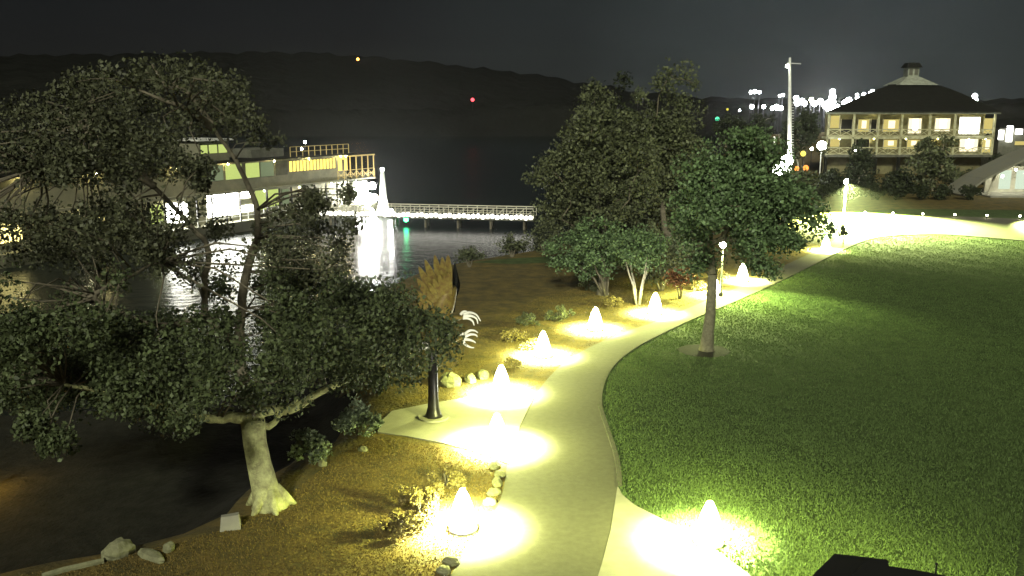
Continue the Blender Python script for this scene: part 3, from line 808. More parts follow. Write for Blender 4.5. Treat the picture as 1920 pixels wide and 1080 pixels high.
# ------------------------------------------------------------------ bird sculpture on its pole
SB = G(813, 783, 0.04); SY = SB.y
bird = thing('bird_sculpture', SB, 'golden feathered metal bird with white claws on a dark pole, standing on the pad', 'sculpture')
mb = MB(); mb.tube([SB + Vector((0, 0, 0)), SB + Vector((0, 0, .05))], .50, 28); mb.build('base', M['concrete'], bird)
mb = MB(); mb.tube([SB + Vector((0, 0, .05)), SB + Vector((0, 0, .14)), SB + Vector((0, 0, .35)), SB + Vector((0, 0, .8)), SB + Vector((0, 0, 2.9))], [.30, .25, .19, .165, .14], 20); mb.build('pole', M['dark'], bird, True)
mbb = MB()
bod = [P(812, 655, SY), P(815, 625, SY), P(822, 590, SY), P(835, 560, SY), P(848, 535, SY)]
mbb.tube(smooth_line(bod, 5), [0.16 + 0.26 * math.sin(math.pi * i / 20) for i in range(21)], 14)
mbb.build('body', M['gold'], bird, True)
mbh = MB(); mbh.ball(P(800, 648, SY - .1), (.17, .17, .15), 12, 8); mbh.tube([P(796, 650, SY - .12), P(786, 655, SY - .16), P(783, 664, SY - .17)], [.07, .045, .01], 8); mbh.build('head', M['claw'], bird, True)
def feather(mb, a, tip, w0, ny=0.02, bend=0.05):
    a, tip = Vector(a), Vector(tip); ax = (tip - a).normalized(); side = ax.cross(Vector((0, -1, 0))).normalized()
    L = (tip - a).length; prof = [(0, .45), (.25, .9), (.55, 1), (.8, .75), (.95, .35), (1, .04)]
    fr_, bk = [], []
    for t2, w2 in prof:
        c = a + ax * L * t2 + Vector((0, -bend * math.sin(math.pi * t2), 0))
        for sgn in (-1, 1):
            fr_.append(c + side * w0 * w2 * sgn)
            bk.append(c + side * w0 * w2 * sgn + Vector((0, ny, 0)))
    k = len(prof); fs = []
    for i in range(k - 1):
        fs.append((2 * i, 2 * i + 1, 2 * i + 3, 2 * i + 2)); fs.append((2 * k + 2 * i, 2 * k + 2 * i + 2, 2 * k + 2 * i + 3, 2 * k + 2 * i + 1))
        fs.append((2 * i, 2 * i + 2, 2 * k + 2 * i + 2, 2 * k + 2 * i)); fs.append((2 * i + 1, 2 * k + 2 * i + 1, 2 * k + 2 * i + 3, 2 * i + 3))
    mb.add(fr_ + bk, fs)
root = [(842, 552), (838, 556), (832, 558), (828, 562), (824, 568), (820, 574), (818, 582), (815, 588)]
tips = [(840, 478), (829, 482), (815, 478), (797, 487), (785, 500), (782, 522), (779, 545), (778, 566)]
mbw = MB()
for i, (a, tpx) in enumerate(zip(root, tips)):
    feather(mbw, P(a[0], a[1], SY - .05 - .02 * i), P(tpx[0], tpx[1], SY - .25 - .05 * (i % 2)), .125, .02, .08)
for i in range(7):   # coverts
    a = root[min(i, 7)]; tt = tips[min(i, 7)]
    feather(mbw, P(a[0] + 2, a[1] + 4, SY - .2), P(a[0] + (tt[0] - a[0]) * .5, a[1] + (tt[1] - a[1]) * .55, SY - .38), .10, .02, .05)
mbw.build('wing', M['gold'], bird)
mbw = MB()
for i in range(7):
    feather(mbw, P(850, 585 - i * 4, SY + .15 + .05 * i), P(853 + i * 1.4, 492 + i * 6, SY + .4 + .2 * i), .09, .02, .02)
o = mbw.build('wing', M['black'], bird); tag(o, 'dark wing seen edge on behind the golden one')
# legs and claws
for (ax_, ay_), (bx_, by_), toes in (((838, 606), (866, 594), [((869, 590), (880, 586), (893, 590), (901, 602)), ((869, 593), (882, 592), (893, 597), (896, 607)), ((868, 596), (878, 597), (886, 602), (889, 610)), ((864, 590), (868, 585), (874, 584), (878, 588))]),
                                     ((832, 648), (864, 632), [((870, 628), (880, 620), (890, 620), (896, 624)), ((870, 632), (882, 627), (892, 628), (895, 632)), ((870, 636), (880, 637), (888, 640), (892, 643)), ((868, 639), (873, 646), (882, 651), (889, 652)), ((862, 630), (867, 626), (872, 626), (875, 630))])):
    mb = MB(); mb.tube([P(ax_, ay_, SY - .05), P((ax_ + bx_) / 2, (ay_ + by_) / 2 - 3, SY - .15), P(bx_ + 3, by_, SY - .2)], [.13, .10, .06], 10); lg = mb.build('leg', M['gold'], bird, True)
    for j, toe in enumerate(toes):
        mb = MB(); pts = smooth_line([P(x, y, SY - .2 - .06 * math.sin(j * 1.3)) for x, y in toe], 5)
        mb.tube(pts, [.055 - .04 * i / (len(pts) - 1) for i in range(len(pts))], 8); mb.build('claw', M['claw'], lg, True)

# ------------------------------------------------------------------ excursion boat
AX = Vector((-0.515, -0.857, 0)); NS = Vector((0.857, -0.515, 0))     # along the boat towards its near end; towards the camera side
B0 = G(706, 397, WZ)
boat = thing('excursion_boat', B0, 'long white multi deck excursion boat moored at the lit gangway, windows glowing', 'boat')
def BF(q): return B0 + AX * q[0] - NS * q[1] + Vector((0, 0, q[2]))     # u along, v into the lake, z up
def upx(px):            # u of the point of the near side that shows at this pixel column
    r_ = ray(px, 330); k_ = r_.x / r_.y
    return (B0.x - k_ * B0.y) / (k_ * AX.y - AX.x)
def zpx(px, py):
    u = upx(px); p = BF((u, 0, 0)); r_ = ray(px, py)
    return CAMZ + r_.z * p.y / r_.y - WZ
UL = 52.0
mb = MB()
hull = []
sec = [(0.0, 0.0, 9.0), (4, 0, 9), (44, 0, 9), (50, 1.6, 7.4), (55, 4.2, 4.8)]
vs = []
for u, v0, v1 in sec: vs += [BF((u, v0 + .5, -.4)), BF((u, v1 - .5, -.4)), BF((u, v1, 1.1)), BF((u, v0, 1.1))]
fs = []
for i in range(len(sec) - 1):
    for j in range(4): fs.append((i * 4 + j, i * 4 + (j + 1) % 4, i * 4 + 4 + (j + 1) % 4, i * 4 + 4 + j))
fs += [(3, 2, 1, 0), tuple(range((len(sec) - 1) * 4, len(sec) * 4))]
mb.add(vs, fs); mb.build('hull', M['boatwall'], boat)
def bbox(name, u0, u1, v0, v1, z0, z1, m, parent=None): 
    mb = MB(); mb.box((u0, v0, z0), (u1, v1, z1), BF); return mb.build(name, m, parent or boat)
D1, D2, D3 = 1.1, 4.15, 6.9
uA, uB = upx(660), UL - 6
u660, u465 = upx(657), upx(465)
bbox('main_cabin', 3.2, uB, 1.3, 7.7, D1, D2 - .2, M['boatwall'])
bbox('deck', 0, uB + 1.5, 0, 9, D2 - .2, D2, M['boatwall'])
bbox('upper_cabin', u660, uB - 2, .5, 8.4, D2, D3, M['boatwall'])
bbox('deck', u660 - .6, uB, -.1, 9, D3, D3 + .16, M['roofdark'])
bbox('pilothouse', upx(452), upx(396), 1.5, 6, D3 + .16, D3 + 2.1, M['boatwall'])
bbox('pilothouse_roof', upx(456), upx(390), 1.0, 6.5, D3 + 2.1, D3 + 2.25, M['white'])
bbox('deckhouse', upx(560), upx(500), 2, 6, D3 + .16, D3 + 1.0, M['dullwall'])
for px0, px1, nm in ((400, 412, 'w'), (415, 430, 'w'), (433, 448, 'w')):
    bbox('window', upx(px1), upx(px0), 1.46, 1.5, D3 + .9, D3 + 1.7, M['win_lime'])
# glowing window band
k = 14; a0, a1 = upx(636), upx(549)
for i in range(k):
    c0_, c1_ = a0 + (a1 - a0) * (i + .14) / k, a0 + (a1 - a0) * (i + .86) / k
    f_ = bbox('window', c0_, c1_, .455, .5, D2 + 1.35, D3 - .32, M['win_gold'])
    bbox('frame', c0_ - .12, c0_ - .02, .44, .5, D2 + 1.3, D3 - .25, M['dullwall'], f_)
bbox('end_wall', upx(657), upx(641), .40, .497, D2 + 1.0, D3 - .1, M['win_gold'])  # wall glows by itself in place of lamp light falling on it
bbox('door', upx(651), upx(647), .37, .398, D2 + 1.0, D3 - .5, M['dullwall'])
for px0, px1, mm in ((468, 493, 'win_lime'), (496, 520, 'win_pale'), (524, 546, 'dullwall'), (395, 425, 'win_pale'), (430, 460, 'win_lime')):
    bbox('side_panel', upx(px1), upx(px0), .455, .499, D2 + 1.1, D3 - .2, M[mm])  # glowing panels put the lamp light into the cabin wall
# big lit openings on the main deck with dark posts
for px0, px1, z0, z1, mm in ((402, 460, .8, 3.3, 'win_white'), (464, 487, 2.3, 3.1, 'win_white'), (464, 487, .9, 1.6, 'win_white'), (494, 514, .9, 3.0, 'win_lime'), (518, 538, 1.1, 2.9, 'win_lime'), (544, 556, 1.2, 2.8, 'win_pale'), (322, 364, .7, 2.6, 'win_white'), (294, 318, .9, 2.6, 'win_lime'), (-10, 46, .9, 2.4, 'win_warmb'), (190, 206, 1.6, 2.1, 'win_warmb')):
    if mm == 'win_warmb' and mm not in M: M[mm] = emit('win_warmb', (1, .85, .3), 4)
    bbox('lit_opening', upx(px1), upx(px0), 1.24, 1.298, D1 + z0 - .2, D1 + z1 - .25, M[mm])
for i in range(26):
    u = 1.2 + i * 1.75
    bbox('post', u, u + .12, .12, .24, D1, D2 - .2, M['dark'])
# railings: each side rail one part
def rail(u0, u1, v, z, m, h=1.0, st=0.9, lattice=False, parent=None):
    mb = MB()
    for zz in (h, h * .5): mb.box((u0, v, z + zz), (u1, v + .05, z + zz + .05), BF)
    n_ = max(1, int((u1 - u0) / st))
    for i in range(n_ + 1):
        u = u0 + (u1 - u0) * i / n_
        mb.box((u - .03, v - .01, z), (u + .03, v + .06, z + h), BF)
    if lattice:
        for i in range(n_):
            u = u0 + (u1 - u0) * i / n_; u2 = u0 + (u1 - u0) * (i + 1) / n_
            mb.tube([BF((u, v + .02, z + .1)), BF((u2, v + .02, z + h - .1))], .03, 4); mb.tube([BF((u2, v + .02, z + .1)), BF((u, v + .02, z + h - .1))], .03, 4)
    return mb.build('railing', m, boat)
M['goldpaint'] = mat('goldpaint', (0.55, 0.42, 0.16), 0.6)
rail(u660, upx(548), .1, D3 + .16, M['goldpaint'], 1.0, .9)
rail(0.1, u660 + 2, .03, D2, M['goldpaint'], 1.0, 1.0, True)
rail(0.1, 30, .03, D1, M['white'], 1.0, 1.0)
for i in range(5):       # posts and top beam of the open stern balcony
    u = .1 + i * (u660 - .3) / 4
    bbox('post', u, u + .1, .05, .15, D2, D3 - .25, M['goldpaint'])
bbox('beam', 0, u660, 0, .2, D3 - .25, D3 - .1, M['goldpaint'])
bbox('beam', 0, u660, 8.7, 8.9, D3 - .25, D3 - .1, M['goldpaint'])
# paddle box glow: floodlit stern
bbox('stern_cabin', .6, 2.9, .9, 7, D1, D2 - .5, M['white'])
for i, (px, z_) in enumerate(((676, 1.5), (683, 2.2), (690, 1.2), (697, 2.4), (700, 1.0), (688, .5))):
    mb = MB(); mb.ball(BF((upx(px), .0, D1 + z_ - .4)), .42, 10, 8); mb.build('deck_lamp', M['bigdeck'] if 'bigdeck' in M else M.setdefault('bigdeck', emit('bigdeck', (1, 1, .93), 420)), boat)
for px, z_ in ((575, 7.8), (581, 8.5)):
    mb = MB(); mb.ball(BF((upx(px), .5, z_)), .14, 8, 6); mb.build('deck_lamp', M['flood'], boat)
    mb = MB(); mb.tube([BF((upx(px), .5, D3 + .1)), BF((upx(px), .5, z_ - .15))], .03, 6); mb.build('lamp_post', M['dark'], boat)
for u in (u660 + .8, 6, 11, 16, 22, 28, 36, 42):   # deck lamps under the overhangs light the sides
    mb = MB(); mb.ball(BF((u, -.12, D3 - .12)), .07, 8, 6); mb.build('deck_lamp', M['warmlamp'] if 'warmlamp' in M else M.setdefault('warmlamp', emit('warmlamp', (1, .85, .35), 420)), boat)
    mb = MB(); mb.ball(BF((u + 1, .5, D2 - .35)), .07, 8, 6); mb.build('deck_lamp', M['warmlamp2'] if 'warmlamp2' in M else M.setdefault('warmlamp2', emit('warmlamp2', (1, .95, .55), 300)), boat)

# ------------------------------------------------------------------ gangway, its bulbs and the white tower
DZ = WZ + 1.15
ga, gb = G(600, 402, DZ), G(1000, 411, DZ)
gw = thing('gangway', ga, 'narrow gangway over the water with railings and a row of white bulbs', 'gangway')
gd = (gb - ga).normalized(); gn = Vector((gd.y, -gd.x, 0)); GL = (gb - ga).length
def GF(q): return ga + gd * q[0] - gn * q[1] + Vector((0, 0, q[2]))
mb = MB(); mb.box((0, 0, -.2), (GL, 2.0, 0), GF); mb.build('deck', M['dullwall'], gw)
for v in (0.02, 1.93):
    mb = MB(); mb.box((0, v, .98), (GL, v + .07, 1.08), GF); mb.box((0, v + .01, .5), (GL, v + .05, .55), GF)
    n_ = int(GL / 1.0)
    for i in range(n_ + 1):
        u = GL * i / n_
        mb.box((u - .035, v, 0), (u + .035, v + .06, .98), GF)
        if i < n_: mb.tube([GF((u, v + .03, .03)), GF((GL * (i + 1) / n_, v + .03, .95))], .025, 4)
    mb.build('railing', M['cream'], gw)
nb = 46
for i in range(nb):
    u = GL * (i + .5) / nb
    mb = MB(); mb.ball(GF((u, -.07,   .16 + .06 * math.sin(i * 2.1))), .23, 8, 6); mb.build('bulb', M['string_light'], gw)
for u in np.linspace(1, GL - 1, 7):
    mb = MB(); mb.tube([GF((u, .4, -.2)), GF((u, .4, -2.5))], .12, 8); mb.tube([GF((u, 1.6, -.2)), GF((u, 1.6, -2.5))], .12, 8); mb.build('pile', M['barkdark'], gw)
mb = MB(); mb.ball(GF((GL * .40, 1.0, -.45)), .25, 10, 6); mb.build('green_lamp', M['greenlamp'], gw)

tb = G(719, 397, WZ + .6)
tw = thing('light_tower', tb, 'slim white tapering tower with a lamp on top, at the end of the boat', 'tower')
top = P(717, 322, tb.y)
mb = MB(); mb.tube([tb - Vector((0, 0, 1.0)), tb, tb.lerp(top, .35), top], [.85, .75, .42, .2], 8)
M['towerglow'] = mat('tower_white', (.8, .8, .76), .6)
mb.build('shaft', M['towerglow'], tw)
mb = MB(); mb.ball(top + Vector((0, 0, .25)), .2, 10, 8); mb.build('lamp', M['flood'], tw)
mb = MB(); mb.tube([top + Vector((0, 0, .46)), top + Vector((0, 0, .7))], [.24, .02], 8); mb.build('cap', M['dark'], tw)
for sx in (-1.1, 1.0):
    mb = MB(); mb.ball(tb + Vector((sx, -1.3, .25)), .24, 10, 8); mb.build('floodlight', M['bigdeck'], tw)

# ------------------------------------------------------------------ lodge
LY = 133.0
def LX(px): return (px - 960) / F * LY * 1.0 * (1 + 0.0)
def lz(py): return P(1700, py, LY).z
lod = thing('lodge', Vector((P(1710, 300, LY).x, LY, 0)), 'large lodge with two lattice railed balcony floors, hipped dark roof and cupola', 'building')
x0, x1 = P(1553, 215, LY).x, P(1868, 215, LY).x
ze, zf2, zf1 = lz(213), lz(257), lz(291)
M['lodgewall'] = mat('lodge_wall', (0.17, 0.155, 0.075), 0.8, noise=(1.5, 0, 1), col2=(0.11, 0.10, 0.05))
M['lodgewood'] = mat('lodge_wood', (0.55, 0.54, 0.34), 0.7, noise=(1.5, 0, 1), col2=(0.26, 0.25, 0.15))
def lb(name, a, b2, m, parent=None):
    mb = MB(); mb.box(a, b2); return mb.build(name, m, parent or lod)
kb = (LY + 16) / (LY + 2.2)
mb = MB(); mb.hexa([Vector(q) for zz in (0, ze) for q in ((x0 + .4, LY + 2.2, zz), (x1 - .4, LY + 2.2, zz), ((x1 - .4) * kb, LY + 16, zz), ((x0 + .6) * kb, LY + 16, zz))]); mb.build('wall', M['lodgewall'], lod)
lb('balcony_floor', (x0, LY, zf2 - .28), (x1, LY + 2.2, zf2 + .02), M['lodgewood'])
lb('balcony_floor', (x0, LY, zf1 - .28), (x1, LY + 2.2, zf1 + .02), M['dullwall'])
lb('fascia', (x0 - .5, LY - .35, ze - .05), (x1 + .5, LY - .1, ze + .32), M['roofpale'])
px_posts = [1554, 1602, 1648, 1692, 1745, 1792, 1866]
for px in px_posts:
    xx = P(px, 230, LY).x
    lb('post', (xx - .12, LY, zf1 + .02), (xx + .12, LY + .3, ze - .05), M['lodgewood'])
    lb('pier', (xx - .2, LY, 0), (xx + .2, LY + .4, zf1 - .28), M['roofdark'])
for zf in (zf2, zf1):
    for i in range(6):
        xa, xb = P(px_posts[i], 230, LY).x + .18, P(px_posts[i + 1], 230, LY).x - .18
        mb = MB(); mb.box((xa, LY + .06, zf + 1.05), (xb, LY + .16, zf + 1.17)); mb.box((xa, LY + .06, zf + .12), (xb, LY + .16, zf + .22))
        n_ = max(2, int((xb - xa) / 1.15))
        for j in range(n_):
            a_, c_ = xa + (xb - xa) * j / n_, xa + (xb - xa) * (j + 1) / n_
            mb.tube([(a_, LY + .11, zf + .2), (c_, LY + .11, zf + 1.08)], .05, 4); mb.tube([(c_, LY + .12, zf + .2), (a_, LY + .12, zf + 1.08)], .05, 4)
            mb.tube([(a_, LY + .11, zf + .2), (a_, LY + .11, zf + 1.08)], .04, 4)
        mb.build('railing', M['lodgewood'], lod)
wy = LY + 2.2
M['w_hot'] = emit('w_hot', (1, 1, .93), 7)
M['w_mid'] = emit('w_mid', (1, .88, .58), 1.5)
M['w_amb'] = emit('w_amb', (.85, .7, .22), .8)
wins = [(1608, 1630, 224, 247, 'w_amb', 'w_mid'), (1655, 1686, 224, 247, 'w_amb', 'w_mid'), (1702, 1728, 222, 250, 'w_mid', 'w_hot'), (1752, 1782, 222, 246, 'w_mid', 'w_hot'), (1797, 1838, 220, 251, 'w_hot', 'w_hot'),
        (1843, 1862, 222, 250, 'w_amb', 'w_amb'), (1556, 1574, 217, 240, 'w_amb', 'w_amb'), (1556, 1574, 258, 275, 'w_amb', 'w_amb'), (1656, 1682, 262, 279, 'w_amb', 'w_mid'), (1700, 1724, 262, 279, 'w_amb', 'w_mid'),  # amber pieces at both ends are lit wall, drawn as glowing panes
        (1798, 1834, 260, 284, 'w_mid', 'w_hot'), (1840, 1861, 260, 286, 'w_amb', 'w_mid'), (1576, 1598, 224, 248, 'darkglass', 'darkglass'), (1632, 1644, 224, 248, 'darkglass', 'darkglass'), (1604, 1630, 262, 280, 'darkglass', 'darkglass')]
for a_, c_, y0_, y1_, m1, m2 in wins:
    pa, pb = P(a_, y1_, wy), P(c_, y0_, wy)
    wdw = lb('window', (pa.x, wy - .04, pa.z), (pb.x, wy, pb.z), M[m1])
    wd = pb.x - pa.x
    lb('pane', (pa.x + wd * .32, wy - .07, pa.z + .5), (pa.x + wd * .75, wy - .042, pb.z - .15), M[m2], wdw)
    lb('frame', (pa.x - .1, wy - .09, pa.z), (pa.x - .01, wy, pb.z + .1), M['cream'], wdw)
    lb('frame', (pb.x + .01, wy - .09, pa.z), (pb.x + .1, wy, pb.z + .1), M['cream'], wdw)
# tiny lamps added, mostly out of sight, to light the balcony wood work
M['balc'] = emit('balc', (1, .93, .45), 700)
for px in (1575, 1640, 1700, 1760, 1818, 1850):
    for zc in (ze + .12, zf2 - .32):
        p = P(px, 230, LY + 1.2); mb = MB(); mb.ball((p.x, LY + 1.0, zc), .06 if zc > zf2 else .05, 8, 6); mb.build('ceiling_lamp', M['balc'], lod)
# hipped roof, concave profile
prof = [(0, 0), (.41, .47), (.58, .66), (.75, .83), (.88, .94), (1, 1)]
xc0, xc1 = P(1674, 160, LY + 8).x, P(1744, 160, LY + 8).x; yc = LY + 8.5; zt = P(1715, 158, LY + 8).z
mb = MB(); vs = []
for a_, hgt in prof:
    xa = (x0 - .4) + (xc0 - x0 + .4) * a_; xb = (x1 + .4) + (xc1 - x1 - .4) * a_
    ya = (LY - .7) + (yc - 1.5 - LY + .7) * a_; yb = (LY + 17.5) + (yc + 1.5 - LY - 17.5) * a_
    z_ = ze + .25 + (zt - ze - .25) * hgt
    vs += [(xa, ya, z_), (xb, ya, z_), (xb * yb / ya if a_ < .9 else xb, yb, z_), (xa * yb / ya if a_ < .9 else xa, yb, z_)]
fs = [(3, 2, 1, 0)]
for i in range(len(prof) - 1):
    for j in range(4): fs.append((i * 4 + j, i * 4 + (j + 1) % 4, i * 4 + 4 + (j + 1) % 4, i * 4 + 4 + j))
fs.append(tuple(range(len(prof) * 4 - 4, len(prof) * 4)))
mb.add(vs, fs); roof = mb.build('roof', M['roofdark'], lod)
cx = (xc0 + xc1) / 2; hw = (P(1745, 160, yc).x - P(1672, 160, yc).x) / 2
z0_, z1_, z2_, z3_ = P(1710, 160, yc).z, P(1710, 144, yc).z, P(1710, 127, yc).z, P(1710, 118, yc).z
def pyr(cx, cy, h0, h1, za, zb): return [Vector((cx + sx * h, cy + sy * h, z)) for h, z in ((h0, za), (h1, zb)) for sx, sy in ((-1, -1), (1, -1), (1, 1), (-1, 1))]
mb = MB(); mb.hexa(pyr(cx, yc, hw, .95, z0_, z1_)); cup = mb.build('cupola', M['roofpale'], lod)
mb = MB(); mb.hexa(pyr(cx, yc, .85, .85, z1_ + .003, z2_)); mb.build('lantern', M['roofpale'], cup)
mb = MB(); mb.hexa(pyr(cx, yc, 1.2, .8, z2_ + .003, z3_)); mb.build('cap', M['roofdark'], cup)
for sx in (-1, 1):
    mb = MB(); mb.box((cx + sx * .42 - .28, yc - .9, z1_ + .25), (cx + sx * .42 + .28, yc - .853, z2_ - .2)); mb.build('louvre', M['dullwall'], cup)
p = P(1693, 195, LY + 3); mb = MB(); mb.ball(p + Vector((0, -.3, .1)), .16, 8, 6); mb.build('roof_lamp', M['flood'], lod)
# dormer
pa, pb = P(1672, 196, LY + 2.5), P(1712, 188, LY + 2.5)
lb('dormer', (pa.x, LY + 2.0, pa.z), (pb.x, LY + 5, pb.z), M['roofdark'])

# low wing to the right
wg = thing('low_wing', Vector((P(1900, 300, 138).x, 138, 0)), 'low dark annex with bright lamps right of the lodge', 'building')
xa, xb = P(1874, 250, 138).x, P(2030, 250, 138).x
mb = MB(); mb.box((xa, 138, 0), (xb, 148, P(1900, 240, 138).z)); mb.build('wall', M['dullwall'], wg)
za, zb = P(1900, 240, 138).z, P(1900, 222, 142).z
mb = MB(); mb.add([(xa - .4, 137.4, za), (xb, 137.4, za), (xb, 148.5, za), (xa - .4, 148.5, za), (xa + 3, 143, zb), (xb, 143, zb)], [(0, 1, 5, 4), (1, 2, 5), (2, 3, 4, 5), (3, 0, 4), (3, 2, 1, 0)]); mb.build('roof', M['roofdark'], wg)
for px, y0_, y1_, r_ in ((1877, 244, 262, .28), (1892, 236, 266, .36), (1911, 242, 252, .42)):
    a_, c_ = P(px, y1_, 137.6), P(px, y0_, 137.6)
    mb = MB(); mb.box((a_.x - r_, 137.5, a_.z), (a_.x + r_, 137.99, c_.z)); mb.build('window', M['w_hot'], wg)
pa, pb = P(1903, 272, 137.9), P(1940, 265, 137.9)
mb = MB(); mb.box((pa.x, 137.9, pa.z), (pb.x, 137.995, pb.z)); mb.build('window', M['w_amb'], wg)

# pavilion with the sloping roof
PYa = G(1870, 368).y
pav = thing('pavilion', G(1900, 368), 'pale open pavilion with a long roof sloping down to the ground, lit inside', 'pavilion')
a_ = P(1808, 368, PYa - 1); c_ = P(1925, 300, PYa - 1); dd = P(2050, 250, PYa - 1)
mb = MB()
def slab(p, q, y0, y1, th, nm, m):
    mb = MB(); n_ = Vector((-(q.z - p.z), 0, q.x - p.x)).normalized() * th
    mb.hexa([Vector((p.x, y0, p.z)), Vector((q.x, y0, q.z)), Vector((q.x, y1, q.z)), Vector((p.x, y1, p.z)),
             Vector((p.x, y0, p.z)) + n_, Vector((q.x, y0, q.z)) + n_, Vector((q.x, y1, q.z)) + n_, Vector((p.x, y1, p.z)) + n_])
    return mb.build(nm, m, pav)
mid = P(1848, 338, PYa - 1)
slab(a_, mid, PYa - 1, PYa + 4, .22, 'roof', M['tent']); slab(mid, c_, PYa - 1, PYa + 4, .22, 'roof', M['tent']); slab(c_, dd, PYa - 1, PYa + 4, .22, 'roof', M['tent'])
p0, p1 = G(1838, 367), G(2050, 372)
mb = MB(); mb.box((p0.x, PYa - 1.6, 0), (p1.x, PYa + 8, .18)); mb.build('floor', M['concrete'], pav)
xw = P(1858, 360, PYa + 2).x
mb = MB(); mb.box((xw, PYa + 3.5, .18), (p1.x, PYa + 3.8, 3.2)); mb.build('wall', M['cream'], pav)
M['pav'] = emit('pav', (.8, .95, .72), .9)
for pxa, pxb in ((1872, 1896), (1903, 1930), (1940, 1970)):
    q0, q1 = P(pxa, 358, PYa + 3.4), P(pxb, 334, PYa + 3.4)
    mb = MB(); mb.box((q0.x, PYa + 3.44, .5), (q1.x, PYa + 3.5, 2.7)); mb.build('window', M['pav'], pav)
mb = MB(); mb.tube([P(1853, 366, PYa + .5), P(1866, 328, PYa + .5)], .16, 8); mb.build('column', M['cream'], pav)
M['pavlamp'] = emit('pavlamp', (1, 1, .8), 260)
for pxl, pyl in ((1905, 318), (1960, 312), (1880, 330)):
    mb = MB(); mb.ball(P(pxl, pyl, PYa + 1.2), .13, 8, 6); mb.build('ceiling_lamp', M['pavlamp'], pav)

# ------------------------------------------------------------------ mast and floodlights
MY = 108
mbp, mtp = Vector((P(1482, 330, MY).x, MY, 0)), P(1481, 108, MY)
ms = thing('mast', mbp, 'tall white mast with a small crossarm rising in front of the town lights', 'mast')
mb = MB(); mb.tube([mbp, mbp.lerp(mtp, .5), mtp], [.30, .25, .12], 10); mb.build('pole', M['white'], ms, True)
p = P(1481, 118, MY); mb = MB(); mb.tube([p + Vector((-.3, 0, 0)), p + Vector((1.3, 0, -.1))], .05, 6); mb.build('crossarm', M['white'], ms)
p = P(1476, 124, MY); mb = MB(); mb.ball(p, .18, 8, 6); mb.build('lamp', M['flood'], ms)
for k_ in range(22):
    p = mbp.lerp(mtp, .25 + .02 * k_); mb = MB(); mb.tube([p + Vector((.2, 0, 0)), p + Vector((.48, 0, 0))], .035, 5); mb.build('step', M['white'], ms)
M['mastflood'] = emit('mastflood', (.97, 1, .9), 70)
for (px, py, r_, Yd, lab) in ((1462, 320, .85, MY - 2, 'big glaring floodlight at the foot of the mast'), (1475, 302, .72, MY - 1.5, 'second glaring floodlight higher on the mast foot'), (1541, 273, .65, 128, 'glaring floodlight at the left corner of the lodge')):
    p = P(px, py, Yd); T = thing('floodlight', Vector((p.x, Yd, 0)), lab, 'floodlight', 'floodlights near the lodge')
    mb = MB(); mb.tube([(p.x, Yd + .1, 0), (p.x, Yd + .1, p.z - r_ * .9)], .08, 8); mb.build('pole', M['white'], T)
    mb = MB(); mb.ball(p, r_, 12, 8); mb.build('lamp', M['mastflood'], T, True)
p0 = P(1452, 288, MY); p1 = P(1452, 256, MY)
mb = MB(); mb.tube([(p0.x, MY, 0), p1], .11, 8); o = mb.build('marker_post', M['white']); tag(o, 'short white post left of the tall mast', 'post')
for (px, py, m_, r_, Yd, lab) in ((1494, 316, 'orange2', .3, 112, 'left orange lamp right of the mast foot'), (1511, 315, 'orange2', .36, 112, 'right larger orange lamp beside the mast foot'), (1490, 343, 'amber2', .26, 108, 'dim amber lamp below the orange pair'),
                                  (1506, 288, 'amber2', .36, 118, 'yellow lamp between mast and lodge'), (1522, 279, 'flood', .2, 120, 'small pale lamp left of the lodge corner glare'), (1605, 283, 'flood', .22, 112, 'small white lamp in front of the lower balcony')):
    if m_ == 'orange2' and m_ not in M: M[m_] = emit('orange2', (1, .33, .05), 2.2, False)
    if m_ == 'amber2' and m_ not in M: M[m_] = emit('amber2', (.95, .75, .12), 2.0, False)
    p = P(px, py, Yd); T = thing('garden_lamp', Vector((p.x, Yd, 0)), lab, 'lamp', 'small lamps below the lodge')
    mb = MB(); mb.tube([(p.x, Yd, 0), (p.x, Yd, p.z - r_)], .05, 6); mb.build('pole', M['dark'], T)
    mb = MB(); mb.ball(p, r_, 10, 8); mb.build('lamp', M[m_], T, True)

# ------------------------------------------------------------------ town lights beyond the lake
town = [(1408, 173, 3.4, 'city'), (1415, 172, 4, 'city'), (1424, 173, 3, 'city'), (1410, 200, 4.2, 'city'), (1432, 200, 4, 'city'), (1448, 203, 4, 'city'), (1456, 201, 5.5, 'city'), (1464, 203, 5, 'city'), (1462, 180, 2.5, 'city'), (1468, 178, 3, 'city'),
        (1493, 184, 5, 'city'), (1495, 193, 6, 'city'), (1504, 190, 6, 'city'), (1509, 194, 5, 'city'), (1521, 187, 4.5, 'citywarm'), (1527, 194, 6, 'city'), (1538, 190, 6, 'city'), (1546, 197, 6, 'city'), (1553, 193, 6, 'city'), (1561, 172, 5.5, 'city'), (1561, 182, 7, 'city'),
        (1560, 192, 8, 'city'), (1556, 203, 9, 'city'), (1570, 200, 5, 'city'), (1578, 204, 6, 'city'), (1584, 193, 6, 'city'), (1591, 188, 6, 'city'), (1597, 193, 5, 'city'), (1608, 186, 5, 'city'), (1607, 178, 3, 'city'), (1620, 177, 3.5, 'city'), (1632, 175, 4, 'city'), (1636, 171, 3.5, 'city'),
        (1796, 181, 2.5, 'city'), (1814, 183, 3, 'citywarm'), (1828, 180, 5, 'city'), (1830, 188, 4, 'city'), (1387, 207, 2.2, 'city'), (1197, 183, 4, 'city'), (1206, 180, 3, 'city')]
def town_label(px, py, i):
    zone = 'left of the mast' if px < 1478 else ('just right of the mast' if px < 1552 else ('in the brightest cluster' if px < 1573 else ('left of the lodge roof' if px < 1700 else 'right of the lodge cupola')))
    if px < 1250: zone = 'seen through the middle trees'
    return zone
seen = {}
